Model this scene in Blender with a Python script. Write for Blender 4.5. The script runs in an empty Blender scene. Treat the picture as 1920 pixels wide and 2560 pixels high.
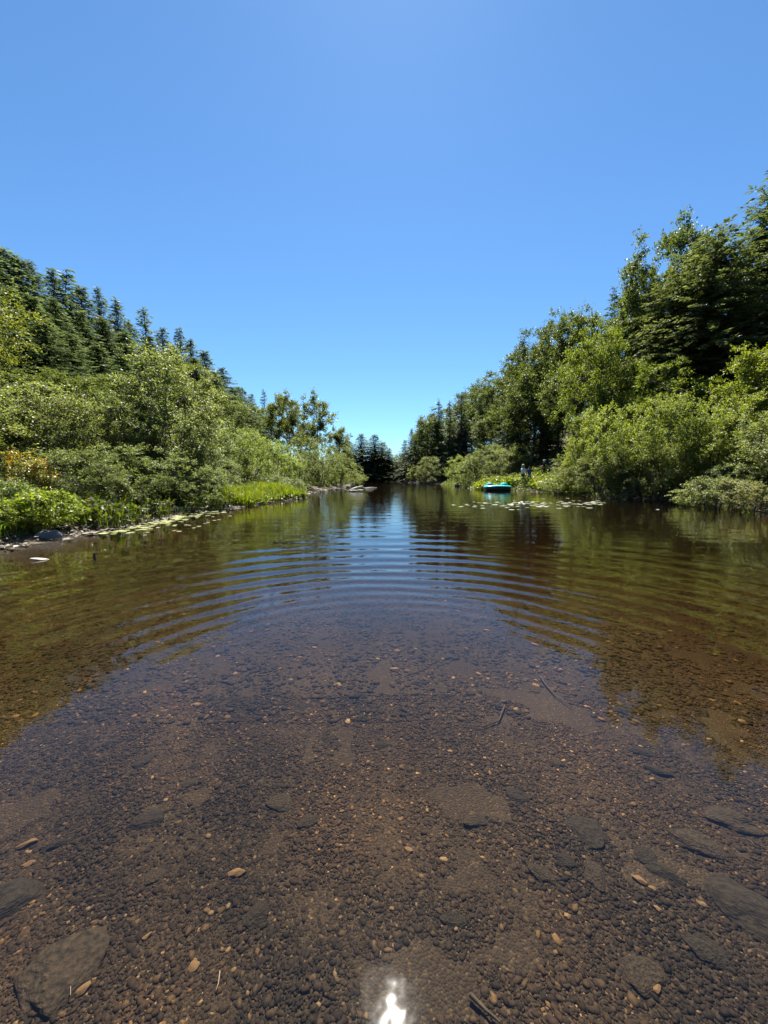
import bpy, bmesh, math, random
import numpy as np
from mathutils import Vector, noise as mnoise, Matrix

S = bpy.context.scene
COL = S.collection
R = math.radians

# ------------------------------------------------------------------ camera
CAM_H = 1.2
PITCH = R(5.23)
FPX = 962.0                       # focal length in pixels of the 1920x2560 frame
cam_d = bpy.data.cameras.new("camera")
cam_d.sensor_fit = 'VERTICAL'
cam_d.sensor_height = 34.6
cam_d.lens = 34.6 * FPX / 2560.0
cam_d.clip_start = 0.05
cam_d.clip_end = 3000
cam = bpy.data.objects.new("camera", cam_d)
COL.objects.link(cam)
cam.location = (0, 0, CAM_H)
cam.rotation_euler = (R(90) - PITCH, 0, 0)
S.camera = cam

# ------------------------------------------------------------------ sky, sun, exposure
SUN_EL, SUN_AZ = 58.0, 1.5        # degrees; azimuth clockwise from +Y
w = bpy.data.worlds.new("World")
S.world = w
w.use_nodes = True
nt = w.node_tree
bg = nt.nodes["Background"]
sky = nt.nodes.new("ShaderNodeTexSky")
sky.sky_type = 'NISHITA'
sky.sun_disc = False
sky.sun_elevation = R(SUN_EL)
sky.sun_rotation = R(SUN_AZ)
sky.altitude = 300
sky.air_density = 1.0
sky.dust_density = 0.12
sky.ozone_density = 8.0
tint = nt.nodes.new("ShaderNodeMix"); tint.data_type = 'RGBA'; tint.blend_type = 'MULTIPLY'; tint.inputs[0].default_value = 1
tint.inputs[7].default_value = (.75, .95, .98, 1)
nt.links.new(sky.outputs[0], tint.inputs[6]); nt.links.new(tint.outputs[2], bg.inputs[0])
bg.inputs[1].default_value = 0.055
sl = bpy.data.lights.new("sun", 'SUN')
sl.energy = 5.0
sl.angle = R(0.53)
sl.color = (1.0, 0.95, 0.86)
sun = bpy.data.objects.new("sun", sl)
COL.objects.link(sun)
sd = Vector((math.sin(R(SUN_AZ)) * math.cos(R(SUN_EL)), math.cos(R(SUN_AZ)) * math.cos(R(SUN_EL)), math.sin(R(SUN_EL))))
sun.rotation_euler = sd.to_track_quat('Z', 'Y').to_euler()
S.view_settings.view_transform = 'Standard'
S.view_settings.look = 'None'
S.view_settings.exposure = 1.72
S.view_settings.gamma = 1.0
S.cycles.max_bounces = 7
S.cycles.diffuse_bounces = 4
S.cycles.glossy_bounces = 3
S.cycles.transmission_bounces = 4
S.cycles.transparent_max_bounces = 8
S.cycles.caustics_reflective = False
S.cycles.caustics_refractive = False
S.cycles.use_denoising = True

# ------------------------------------------------------------------ projection helpers
cp, sp = math.cos(PITCH), math.sin(PITCH)
def ray(px, py):
    u = (px - 960) / FPX
    v = (1280 - py) / FPX
    return u, cp + v * sp, v * cp - sp
def at(px, py, D):
    u, f, z = ray(px, py)
    return Vector((u * D / f, D, CAM_H + D * z / f))
def gnd(px, py, z=0.0):
    u, f, dz = ray(px, py)
    t = (z - CAM_H) / dz
    return Vector((u * t, f * t, z))

# ------------------------------------------------------------------ object helpers
def link(o, parent=None):
    COL.objects.link(o)
    if parent is not None:
        o.parent = parent
    return o
def tag(o, label=None, cat=None, group=None, kind=None):
    if label: o['label'] = label
    if cat: o['category'] = cat
    if group: o['group'] = group
    if kind: o['kind'] = kind
    return o
def empty(name, loc, rz=0.0):
    o = bpy.data.objects.new(name, None)
    o.location = loc
    o.rotation_euler = (0, 0, rz)
    o.empty_display_size = 0.2
    return link(o)
def mesh_np(name, V, F, mat=None, smooth=False):
    """V (n,3) array, F (m,k) int array with constant k"""
    V = np.asarray(V, dtype=np.float32); F = np.asarray(F, dtype=np.int32)
    me = bpy.data.meshes.new(name)
    me.vertices.add(len(V)); me.vertices.foreach_set('co', V.ravel())
    m, k = F.shape
    me.loops.add(m * k); me.loops.foreach_set('vertex_index', F.ravel())
    me.polygons.add(m)
    me.polygons.foreach_set('loop_start', np.arange(0, m * k, k, dtype=np.int32))
    me.polygons.foreach_set('loop_total', np.full(m, k, dtype=np.int32))
    if smooth:
        me.polygons.foreach_set('use_smooth', np.ones(m, dtype=bool))
    me.update(calc_edges=True)
    if mat: me.materials.append(mat)
    return me
def obj(name, me, parent=None):
    return link(bpy.data.objects.new(name, me), parent)

class Tubes:
    def __init__(s): s.V, s.F, s.n = [], [], 0
    def add(s, pts, rad, k=6):
        pts = [Vector(p) for p in pts]
        m = len(pts)
        ref = Vector((0.31, 0.93, 0.17))
        for i, p in enumerate(pts):
            d = (pts[min(i + 1, m - 1)] - pts[max(i - 1, 0)])
            d = d.normalized() if d.length > 1e-9 else Vector((0, 0, 1))
            a = d.cross(ref)
            a = a.normalized() if a.length > 1e-4 else d.orthogonal().normalized()
            b = d.cross(a)
            for j in range(k):
                t = 2 * math.pi * j / k
                s.V.append(p + (a * math.cos(t) + b * math.sin(t)) * rad[i])
        for i in range(m - 1):
            for j in range(k):
                s.F.append((s.n + i * k + j, s.n + i * k + (j + 1) % k, s.n + (i + 1) * k + (j + 1) % k, s.n + (i + 1) * k + j))
        s.n += m * k
    def mesh(s, name, mat):
        return mesh_np(name, np.array([tuple(v) for v in s.V]), np.array(s.F), mat, True)

# ------------------------------------------------------------------ materials
def newmat(name):
    m = bpy.data.materials.new(name)
    m.use_nodes = True
    t = m.node_tree
    t.nodes.clear()
    return m, t, t.nodes, t.links
def ramp(N, stops, interp='LINEAR'):
    r = N.new("ShaderNodeValToRGB")
    r.color_ramp.interpolation = interp
    e = r.color_ramp.elements
    while len(e) < len(stops): e.new(0.5)
    for i, (p, c) in enumerate(stops):
        e[i].position = p
        e[i].color = (*c, 1)
    return r
def leaf_mat(name, cols, trans=0.4, tcol=(0.9, 1.25, 0.35), rough=0.45, spec=0.5, vary=0.25):
    """leaf colour from a per-leaf random ramp, times the object's own colour (species tint)"""
    m, t, N, L = newmat(name)
    geo = N.new("ShaderNodeNewGeometry")
    r = ramp(N, cols)
    L.new(geo.outputs['Random Per Island'], r.inputs[0])
    oi = N.new("ShaderNodeObjectInfo")
    mul = N.new("ShaderNodeMix"); mul.data_type = 'RGBA'; mul.blend_type = 'MULTIPLY'; mul.inputs[0].default_value = 1
    L.new(r.outputs[0], mul.inputs[6]); L.new(oi.outputs['Color'], mul.inputs[7])
    bs = N.new("ShaderNodeBsdfPrincipled")
    bs.inputs['Roughness'].default_value = rough
    bs.inputs['Specular IOR Level'].default_value = spec
    L.new(mul.outputs[2], bs.inputs['Base Color'])
    tr = N.new("ShaderNodeBsdfTranslucent")
    m2 = N.new("ShaderNodeMix"); m2.data_type = 'RGBA'; m2.blend_type = 'MULTIPLY'; m2.inputs[0].default_value = 1
    L.new(mul.outputs[2], m2.inputs[6]); m2.inputs[7].default_value = (*[c * 1.6 for c in tcol], 1)
    L.new(m2.outputs[2], tr.inputs[0])
    mx = N.new("ShaderNodeMixShader"); mx.inputs[0].default_value = trans
    L.new(bs.outputs[0], mx.inputs[1]); L.new(tr.outputs[0], mx.inputs[2])
    out = N.new("ShaderNodeOutputMaterial"); L.new(mx.outputs[0], out.inputs[0])
    return m
def simple_mat(name, col, rough=0.8, col2=None, scale=8.0, bump=0.0, spec=0.4, metal=0.0, detail=6):
    m, t, N, L = newmat(name)
    bs = N.new("ShaderNodeBsdfPrincipled")
    bs.inputs['Roughness'].default_value = rough
    bs.inputs['Specular IOR Level'].default_value = spec
    out = N.new("ShaderNodeOutputMaterial"); L.new(bs.outputs[0], out.inputs[0])
    tc = N.new("ShaderNodeTexCoord")
    nz = N.new("ShaderNodeTexNoise"); nz.inputs['Scale'].default_value = scale; nz.inputs['Detail'].default_value = detail
    L.new(tc.outputs['Object'], nz.inputs['Vector'])
    r = ramp(N, [(0.3, col), (0.7, col2 or col)])
    L.new(nz.outputs[0], r.inputs[0]); L.new(r.outputs[0], bs.inputs['Base Color'])
    if bump:
        b = N.new("ShaderNodeBump"); b.inputs['Strength'].default_value = bump; b.inputs['Distance'].default_value = 0.02
        L.new(nz.outputs[0], b.inputs['Height']); L.new(b.outputs[0], bs.inputs['Normal'])
    return m

M_BROAD = leaf_mat("broad_leaf", [(0, (.049, .060, .019)), (.5, (.088, .103, .032)), (1, (.142, .156, .052))], 0.45, (1.05, 1.1, .4), rough=0.5, spec=.25)
M_SHRUB = leaf_mat("shrub_leaf", [(0, (.064, .078, .030)), (.5, (.124, .142, .060)), (.95, (.192, .21, .10)), (1, (.24, .20, .08))], 0.45, (1.05, 1.1, .45), rough=0.5, spec=0.36)
M_CONIF = leaf_mat("needle_spray", [(0, (.045, .060, .034)), (.6, (.080, .100, .056)), (1, (.125, .148, .078))], 0.32, (1.0, 1.1, .55), rough=0.6, spec=0.3)
M_BRIGHT = leaf_mat("sunlit_leaf", [(0, (.09, .12, .015)), (.6, (.16, .20, .022)), (1, (.25, .26, .03))], 0.45, (1.0, 1.1, .3), rough=0.5)
M_MAPLE = leaf_mat("turning_leaf", [(0, (.08, .12, .02)), (.5, (.18, .21, .02)), (.75, (.28, .22, .02)), (.93, (.34, .14, .03)), (1, (.34, .08, .04))], 0.4, (1.1, 1.0, .4))
M_BLADE = leaf_mat("marsh_leaf", [(0, (.06, .09, .015)), (.5, (.12, .16, .022)), (.9, (.19, .21, .03)), (1, (.25, .18, .05))], 0.4, (1.0, 1.1, .3))
M_BARK = simple_mat("bark", (.035, .028, .022), .9, (.09, .075, .06), 6, 0.5)
M_TWIG = simple_mat("shrub_bark", (.045, .036, .03), .85, (.11, .095, .08), 10, 0.3)

# ------------------------------------------------------------------ terrain
YL = [(-60, -6.5), (0, -6.7), (6.4, -6.5), (7.2, -6.35), (9, -6.2), (12, -6.6), (15, -5.7), (19, -5.3), (22, -4.6), (24, -5.6), (30, -5.6), (38, -4.7), (50, -4.6), (62, -4.9), (74, -5.4), (84, -6.2), (90, -2.5), (95, 0.2), (110, -0.6), (118, 1.6), (122, 20)]
YR = [(-60, 12.5), (0, 12.8), (12.7, 12.9), (16, 14.1), (18.5, 14.3), (22, 12.6), (27, 12.7), (31, 12.4), (34, 11.0), (36, 9.2), (41, 9.1), (50, 9.6), (64, 8.8), (80, 4.6), (90, 3.9), (110, 3.8), (118, 2.0), (122, 0)]
YLx, YLv = zip(*YL); YRx, YRv = zip(*YR)
def sstep(x):
    x = np.clip(x, 0, 1)
    return x * x * (3 - 2 * x)
def vnoise(x, y, s, seed=0):
    """cheap smooth value noise, vectorised"""
    x = np.asarray(x, float) / s; y = np.asarray(y, float) / s
    xi, yi = np.floor(x), np.floor(y)
    fx, fy = sstep(x - xi), sstep(y - yi)
    def h(a, b):
        v = np.sin(a * 127.1 + b * 311.7 + seed * 74.7) * 43758.5453
        return v - np.floor(v)
    return (h(xi, yi) * (1 - fx) + h(xi + 1, yi) * fx) * (1 - fy) + (h(xi, yi + 1) * (1 - fx) + h(xi + 1, yi + 1) * fx) * fy
def terrain(x, y):
    x = np.asarray(x, float); y = np.asarray(y, float)
    wob = (vnoise(x, y, 1.1, 3) - .5) * .55 + (vnoise(x, y, .35, 5) - .5) * .16
    sl_ = np.interp(y, YLx, YLv) - x + wob       # >0 on land (left)
    sr_ = x - np.interp(y, YRx, YRv) + wob
    s = np.maximum(sl_, sr_)
    left = sl_ > sr_
    land = np.where(left, 0.28, 0.45) * sstep(s / 1.3) + np.where(left, .40, .46) * np.maximum(0, s - 3.5) 
    land = np.minimum(land, (11 + 0.02 * s) * (1 - .7 * sstep((y - 50) / 60))) + (vnoise(x, y, 2.3, 1) - .5) * .25 * sstep(s / 2)
    far = np.clip((np.abs(x) - 60) / 80, 0, 1)
    depth = 0.33 * sstep(-s / 1.3) + .055 * np.clip(np.hypot(x * .8, y) - 2.6, 0, 11) * sstep(-s / 3)
    bed = -depth + (vnoise(x, y, .8, 2) - .5) * .05 + (vnoise(x, y, .25, 7) - .5) * .02
    k = sstep((s + .12) / .24)
    return land * k + bed * (1 - k)
def tz(x, y): return float(terrain(x, y))

def axis(segs):
    out = []
    for a, b, st in segs:
        out.extend(np.arange(a, b, st))
    out.append(segs[-1][1])
    return np.array(out)
gx = axis([(-900, -120, 60), (-120, -40, 5), (-40, -16, 1.0), (-16, 18, .12), (18, 40, 1.0), (40, 120, 5), (120, 901, 60)])
gy = axis([(-300, -20, 20), (-20, 0, 1.0), (0, 28, .12), (28, 60, .35), (60, 125, .8), (125, 300, 10), (300, 1500, 100)])
GX, GY = np.meshgrid(gx, gy)
GZ = terrain(GX, GY)
nx, ny = len(gx), len(gy)
idx = np.arange(nx * ny).reshape(ny, nx)
F = np.stack([idx[:-1, :-1], idx[:-1, 1:], idx[1:, 1:], idx[1:, :-1]], -1).reshape(-1, 4)

m, t, N, L = newmat("ground_and_bed")
geo = N.new("ShaderNodeNewGeometry"); sep = N.new("ShaderNodeSeparateXYZ"); L.new(geo.outputs['Position'], sep.inputs[0])
v1 = N.new("ShaderNodeTexVoronoi"); v1.inputs['Scale'].default_value = 110; L.new(geo.outputs['Position'], v1.inputs['Vector'])
v2 = N.new("ShaderNodeTexVoronoi"); v2.inputs['Scale'].default_value = 14; L.new(geo.outputs['Position'], v2.inputs['Vector'])
n1 = N.new("ShaderNodeTexNoise"); n1.inputs['Scale'].default_value = 1.3; n1.inputs['Detail'].default_value = 8; L.new(geo.outputs['Position'], n1.inputs['Vector'])
sepc = N.new("ShaderNodeSeparateColor"); L.new(v1.outputs['Color'], sepc.inputs[0])
peb = ramp(N, [(0, (.024, .019, .016)), (.5, (.038, .030, .025)), (.88, (.055, .043, .033)), (.97, (.11, .085, .055))]); L.new(sepc.outputs[0], peb.inputs[0])
sed = ramp(N, [(.32, (.017, .014, .013)), (.68, (.078, .060, .045))]); L.new(n1.outputs[0], sed.inputs[0])
mix1 = N.new("ShaderNodeMix"); mix1.data_type = 'RGBA'; mix1.inputs[0].default_value = .6; L.new(sed.outputs[0], mix1.inputs[6]); L.new(peb.outputs[0], mix1.inputs[7])
n2 = N.new("ShaderNodeTexNoise"); n2.inputs['Scale'].default_value = 9; n2.inputs['Detail'].default_value = 9; L.new(geo.outputs['Position'], n2.inputs['Vector'])
soil = ramp(N, [(.3, (.030, .022, .015)), (.6, (.085, .065, .042)), (.8, (.20, .17, .12))]); L.new(n2.outputs[0], soil.inputs[0])
mr = N.new("ShaderNodeMapRange"); mr.inputs[1].default_value = -0.01; mr.inputs[2].default_value = 0.03; L.new(sep.outputs[2], mr.inputs[0])
mix2 = N.new("ShaderNodeMix"); mix2.data_type = 'RGBA'; L.new(mr.outputs[0], mix2.inputs[0]); L.new(mix1.outputs[2], mix2.inputs[6]); L.new(soil.outputs[0], mix2.inputs[7])
bs = N.new("ShaderNodeBsdfPrincipled"); bs.inputs['Roughness'].default_value = .9; bs.inputs['Specular IOR Level'].default_value = .2
L.new(mix2.outputs[2], bs.inputs['Base Color'])
bp = N.new("ShaderNodeBump"); bp.inputs['Strength'].default_value = .8; bp.inputs['Distance'].default_value = .01
inv = N.new("ShaderNodeMath"); inv.operation = 'SUBTRACT'; inv.inputs[0].default_value = 1; L.new(v1.outputs['Distance'], inv.inputs[1])
L.new(inv.outputs[0], bp.inputs['Height']); L.new(bp.outputs[0], bs.inputs['Normal'])
out = N.new("ShaderNodeOutputMaterial"); L.new(bs.outputs[0], out.inputs[0])
M_GROUND = m
me = mesh_np("ground", np.stack([GX, GY, GZ], -1).reshape(-1, 3), F, M_GROUND, True)
tag(obj("ground", me), "brown gravel riverbed rising to wooded earth banks", None, None, 'structure')

# ------------------------------------------------------------------ water
m, t, N, L = newmat("tea_coloured_water")
geo = N.new("ShaderNodeNewGeometry"); sep = N.new("ShaderNodeSeparateXYZ"); L.new(geo.outputs['Position'], sep.inputs[0])
def math_(op, a, b=None, c=None):
    n = N.new("ShaderNodeMath"); n.operation = op
    for i, v in enumerate((a, b, c)):
        if v is None: continue
        if isinstance(v, (int, float)): n.inputs[i].default_value = v
        else: L.new(v, n.inputs[i])
    return n.outputs[0]
# rings that spread from where the wader stands: r in metres, wavelength grows with r
nzw = N.new("ShaderNodeTexNoise"); nzw.inputs['Scale'].default_value = .7; nzw.inputs['Detail'].default_value = 2
L.new(geo.outputs['Position'], nzw.inputs['Vector'])
xx = math_('ADD', sep.outputs[0], -0.05); yy = math_('ADD', sep.outputs[1], -1.84)
r0 = math_('SQRT', math_('ADD', math_('MULTIPLY', xx, xx), math_('MULTIPLY', yy, yy)))
r1 = math_('MAXIMUM', math_('MULTIPLY', r0, math_('ADD', 1.0, math_('MULTIPLY', math_('SUBTRACT', nzw.outputs[0], .5), .10))), .3)
ph = math_('MULTIPLY', 6.2832 / .13, math_('LOGARITHM', r1, math.e))
lam = math_('MULTIPLY', r1, .13 / 6.2832)      # wavelength / 2 pi
env = N.new("ShaderNodeMapRange"); env.interpolation_type = 'SMOOTHSTEP'; env.inputs[1].default_value = .8; env.inputs[2].default_value = 2.6; L.new(r0, env.inputs[0])
env2 = N.new("ShaderNodeMapRange"); env2.interpolation_type = 'SMOOTHSTEP'; env2.inputs[1].default_value = 7.5; env2.inputs[2].default_value = 3.0; L.new(r0, env2.inputs[0])
ang = N.new('ShaderNodeMapRange'); ang.interpolation_type = 'SMOOTHSTEP'; ang.inputs[1].default_value = .12; ang.inputs[2].default_value = .62; ang.inputs[3].default_value = .06; L.new(math_('DIVIDE', yy, math_('MAXIMUM', r0, .2)), ang.inputs[0])
nza = N.new("ShaderNodeTexNoise"); nza.inputs['Scale'].default_value = .8; L.new(geo.outputs['Position'], nza.inputs['Vector'])
SLOPE = 0.054
amp = math_('MULTIPLY', math_('MULTIPLY', math_('MULTIPLY', env.outputs[0], env2.outputs[0]), SLOPE), math_('MULTIPLY', math_('MULTIPLY', lam, ang.outputs[0]), math_('MULTIPLY_ADD', nza.outputs[0], 2.6, -.3)))
rings = math_('MULTIPLY', math_('SINE', ph), amp)
# faint random ripples over the whole surface
mp = N.new("ShaderNodeMapping"); mp.inputs['Scale'].default_value = (.55, 1.5, 1); L.new(geo.outputs['Position'], mp.inputs[0])
nb = N.new("ShaderNodeTexNoise"); nb.inputs['Scale'].default_value = 1.4; nb.inputs['Detail'].default_value = 3; nb.inputs['Roughness'].default_value = .45; L.new(mp.outputs[0], nb.inputs['Vector'])
envb = N.new("ShaderNodeMapRange"); envb.interpolation_type = 'SMOOTHSTEP'; envb.inputs[1].default_value = 2.5; envb.inputs[2].default_value = 8; envb.inputs[3].default_value = .15; L.new(r0, envb.inputs[0])
rip = math_('MULTIPLY', math_('MULTIPLY', nb.outputs[0], .014), envb.outputs[0])
nf = N.new('ShaderNodeTexNoise'); nf.inputs['Scale'].default_value = 11; nf.inputs['Detail'].default_value = 2; L.new(geo.outputs['Position'], nf.inputs['Vector'])
h = math_('ADD', math_('ADD', rings, rip), math_('MULTIPLY', nf.outputs[0], .0008))
bp = N.new("ShaderNodeBump"); bp.inputs['Strength'].default_value = 1.0; bp.inputs['Distance'].default_value = 1.0
L.new(h, bp.inputs['Height'])
fr = N.new("ShaderNodeFresnel"); fr.inputs[0].default_value = 1.333; L.new(bp.outputs[0], fr.inputs['Normal'])
tr = N.new("ShaderNodeBsdfTransparent"); tr.inputs[0].default_value = (.97, .95, .91, 1)
gl = N.new("ShaderNodeBsdfGlossy"); gl.inputs['Roughness'].default_value = 0.026; gl.inputs['Color'].default_value = (1, 1, 1, 1); L.new(bp.outputs[0], gl.inputs['Normal'])
mx = N.new("ShaderNodeMixShader"); L.new(fr.outputs[0], mx.inputs[0]); L.new(tr.outputs[0], mx.inputs[1]); L.new(gl.outputs[0], mx.inputs[2])
vs = N.new("ShaderNodeVolumeScatter"); vs.inputs['Color'].default_value = (.80, .66, .50, 1); vs.inputs['Density'].default_value = .012; vs.inputs['Anisotropy'].default_value = .3
va = N.new("ShaderNodeVolumeAbsorption"); va.inputs['Color'].default_value = (.60, .47, .22, 1); va.inputs['Density'].default_value = 1.3
out = N.new("ShaderNodeOutputMaterial"); L.new(mx.outputs[0], out.inputs['Surface']); ad = N.new('ShaderNodeAddShader'); L.new(va.outputs[0], ad.inputs[0]); L.new(vs.outputs[0], ad.inputs[1]); L.new(ad.outputs[0], out.inputs['Volume'])
M_WATER = m
bm = bmesh.new()
bmesh.ops.create_cube(bm, size=1)
for v in bm.verts:
    v.co = Vector(((-30 if v.co.x < 0 else 35), (-50 if v.co.y < 0 else 124), (0 if v.co.z > 0 else -6)))
me = bpy.data.meshes.new("water"); bm.to_mesh(me); bm.free(); me.materials.append(M_WATER)
tag(obj("water", me), "calm clear brown river with ripple rings", None, None, 'structure')
# ------------------------------------------------------------------ foliage builders
def unit(v):
    return v / np.maximum(np.linalg.norm(v, axis=-1, keepdims=True), 1e-9)
def leaf_quads(P, D, Nn, ln, wd):
    """P base points, D pointing direction, Nn leaf normal, ln length, wd width -> verts, faces (one rhombic leaf each)"""
    D = unit(D); W = unit(np.cross(D, Nn)); Nn = np.cross(W, D)
    ln = ln[:, None]; wd = wd[:, None]
    a = P; c = P + D * ln
    mid = P + D * ln * .45
    b = mid + W * wd * .5 + Nn * wd * .12
    d = mid - W * wd * .5 + Nn * wd * .12
    V = np.stack([a, b, c, d], 1).reshape(-1, 3)
    return V
def quads_to_mesh(name, V, mat):
    return mesh_np(name, V, np.arange(len(V)).reshape(-1, 4), mat)

def sprays(rng, O, Dr, length, n_leaf, leaf, droop=.15, flat=.5, wr=.6):
    """O (k,3) twig origins, Dr (k,3) directions. Leaves set alternately on both sides of each twig."""
    k = len(O)
    Dr = unit(Dr)
    t = (np.arange(n_leaf) + .5) / n_leaf
    t = np.clip(t[None, :] + rng.normal(0, .05, (k, n_leaf)), 0.02, 1.05)
    ln = length[:, None] * t
    P = O[:, None, :] + Dr[:, None, :] * ln[..., None]
    P[..., 2] -= droop * (ln ** 2) / np.maximum(length[:, None], .01)
    up = np.array([0, 0, 1.0])
    side = unit(np.cross(Dr, up) + rng.normal(0, .15, (k, 3)))
    sgn = np.where(np.arange(n_leaf) % 2 == 0, 1, -1)[None, :, None]
    D = Dr[:, None, :] * .6 + side[:, None, :] * sgn * .9 + rng.normal(0, .45, (k, n_leaf, 3))
    D[..., 2] -= .25
    Nn = up * flat + rng.normal(0, .55, (k, n_leaf, 3))
    P = P + rng.normal(0, leaf * .35, P.shape)
    s = leaf * rng.uniform(.65, 1.25, (k, n_leaf))
    return leaf_quads(P.reshape(-1, 3), D.reshape(-1, 3), Nn.reshape(-1, 3), s.ravel(), s.ravel() * wr)

def curve_pts(rng, a, b, sag, n=5):
    a = np.array(a, float); b = np.array(b, float)
    L_ = np.linalg.norm(b - a)
    off = rng.normal(0, 1, 3) * L_ * .06
    out = []
    for i in range(n + 1):
        t = i / n
        p = a + (b - a) * t
        p = p + off * math.sin(math.pi * t) + np.array([0, 0, sag * L_ * math.sin(math.pi * t)])
        out.append(p)
    return out

def broadleaf(name, seed, H, Rad, base, n_clump, twigs, nleaf, leaf, mat, stems=1, trunk_r=.12, bark=None, squash=1.0,
              openness=0.0, clump_r=.5, top_bias=0.0, shell=.5, irregular=.3, flat=.5, wr=.6):
    """H crown top, Rad half width, base = height where leaves start. Returns (trunk mesh, crown mesh), unit scale metres."""
    rng = np.random.default_rng(seed)
    cz, hz = (H + base) / 2, (H - base) / 2
    # lumps deform the outline
    lump = unit(rng.normal(0, 1, (9, 3))); lamp = rng.uniform(-irregular, irregular, 9)
    C = []
    while len(C) < n_clump:
        d = unit(rng.normal(0, 1, 3))
        if d[2] < -.85: continue
        rr = rng.uniform(shell, 1.0) ** .6 if rng.random() > .2 else rng.uniform(.2, 1)
        f = 1 + sum(a * max(0, float(np.dot(d, l))) ** 4 for a, l in zip(lamp, lump)) + rng.normal(0, .06)
        z = d[2] * hz * rr * f
        wprof = 1.0 if d[2] > 0 else 1.0 + .15 * d[2]
        p = np.array([d[0] * Rad * rr * f * wprof, d[1] * Rad * rr * f * wprof * squash, cz + z])
        p[2] = min(p[2], H * 1.02)
        if p[2] < base * .6 + .05: continue
        if openness and rng.random() < openness and vnoise(p[0] * 3 + seed, p[2] * 3, 1.6, seed)[()] < .5: continue
        C.append(p)
    C = np.array(C)
    T = Tubes()
    # main stems
    nodes = []
    for s_ in range(stems):
        if stems == 1:
            top = np.array([rng.normal(0, .08) * Rad, rng.normal(0, .08) * Rad, H * .86]); b0 = np.zeros(3)
        else:
            a = 2 * math.pi * s_ / stems + rng.uniform(-.4, .4)
            rr = Rad * rng.uniform(.25, .8)
            top = np.array([math.cos(a) * rr, math.sin(a) * rr * squash, base + (H - base) * rng.uniform(.6, .9)])
            b0 = np.array([math.cos(a) * .12, math.sin(a) * .12, 0]) * stems * .25
        pts = curve_pts(rng, b0 - np.array([0, 0, .25]), top, .05 if stems == 1 else .10, 7)
        r0_ = trunk_r * rng.uniform(.8, 1.1)
        T.add(pts, [r0_ * (1 - .85 * i / 7) for i in range(8)], 8 if stems == 1 else 6)
        for i in range(1, 8): nodes.append((pts[i], r0_ * (1 - .85 * i / 7)))
    NP = np.array([n_[0] for n_ in nodes]); NR = np.array([n_[1] for n_ in nodes])
    # limbs: gather clumps into limbs
    nl = max(6, n_clump // 7)
    seeds_ = C[rng.choice(len(C), nl, replace=False)]
    dist = np.linalg.norm(C[:, None] - seeds_[None], axis=2); own = dist.argmin(1)
    axis_pt = []
    for i in range(nl):
        mem = C[own == i]
        if len(mem) == 0: continue
        c = mem.mean(0)
        # attach below: prefer node lower than the limb end
        dd = np.linalg.norm(NP - c, axis=1) + np.maximum(0, NP[:, 2] - (c[2] - .35 * np.linalg.norm(NP[:, :2] - c[:2], axis=1))) * 2.2
        j = dd.argmin()
        q = NP[j] + (c - NP[j]) * .92
        pts = curve_pts(rng, NP[j], q, .06, 5)
        rb = min(NR[j] * .75, trunk_r * .45)
        T.add(pts, [rb * (1 - .7 * k / 5) for k in range(6)], 5)
        for mmm in mem:
            T.add(curve_pts(rng, pts[3], mmm, .04, 3), [rb * .38, rb * .28, rb * .2, rb * .08], 4)
    # twigs and leaves
    O = np.repeat(C, twigs, 0)
    outw = O.copy(); outw[:, 2] = (outw[:, 2] - cz * .75) * .8; outw = unit(outw)
    D = outw * .75 + unit(rng.normal(0, 1, O.shape)) * 1.0
    D[:, 2] = D[:, 2] * .7 + .18
    ln = clump_r * rng.uniform(.6, 1.25, len(O))
    O = O + rng.normal(0, clump_r * .16, O.shape)
    V = sprays(rng, O, D, ln, nleaf, leaf, flat=flat, wr=wr)
    V[:, 2] = np.maximum(V[:, 2], .02)
    return T.mesh(name + "_trunk", bark or M_BARK), quads_to_mesh(name + "_crown", V, mat)

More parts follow.
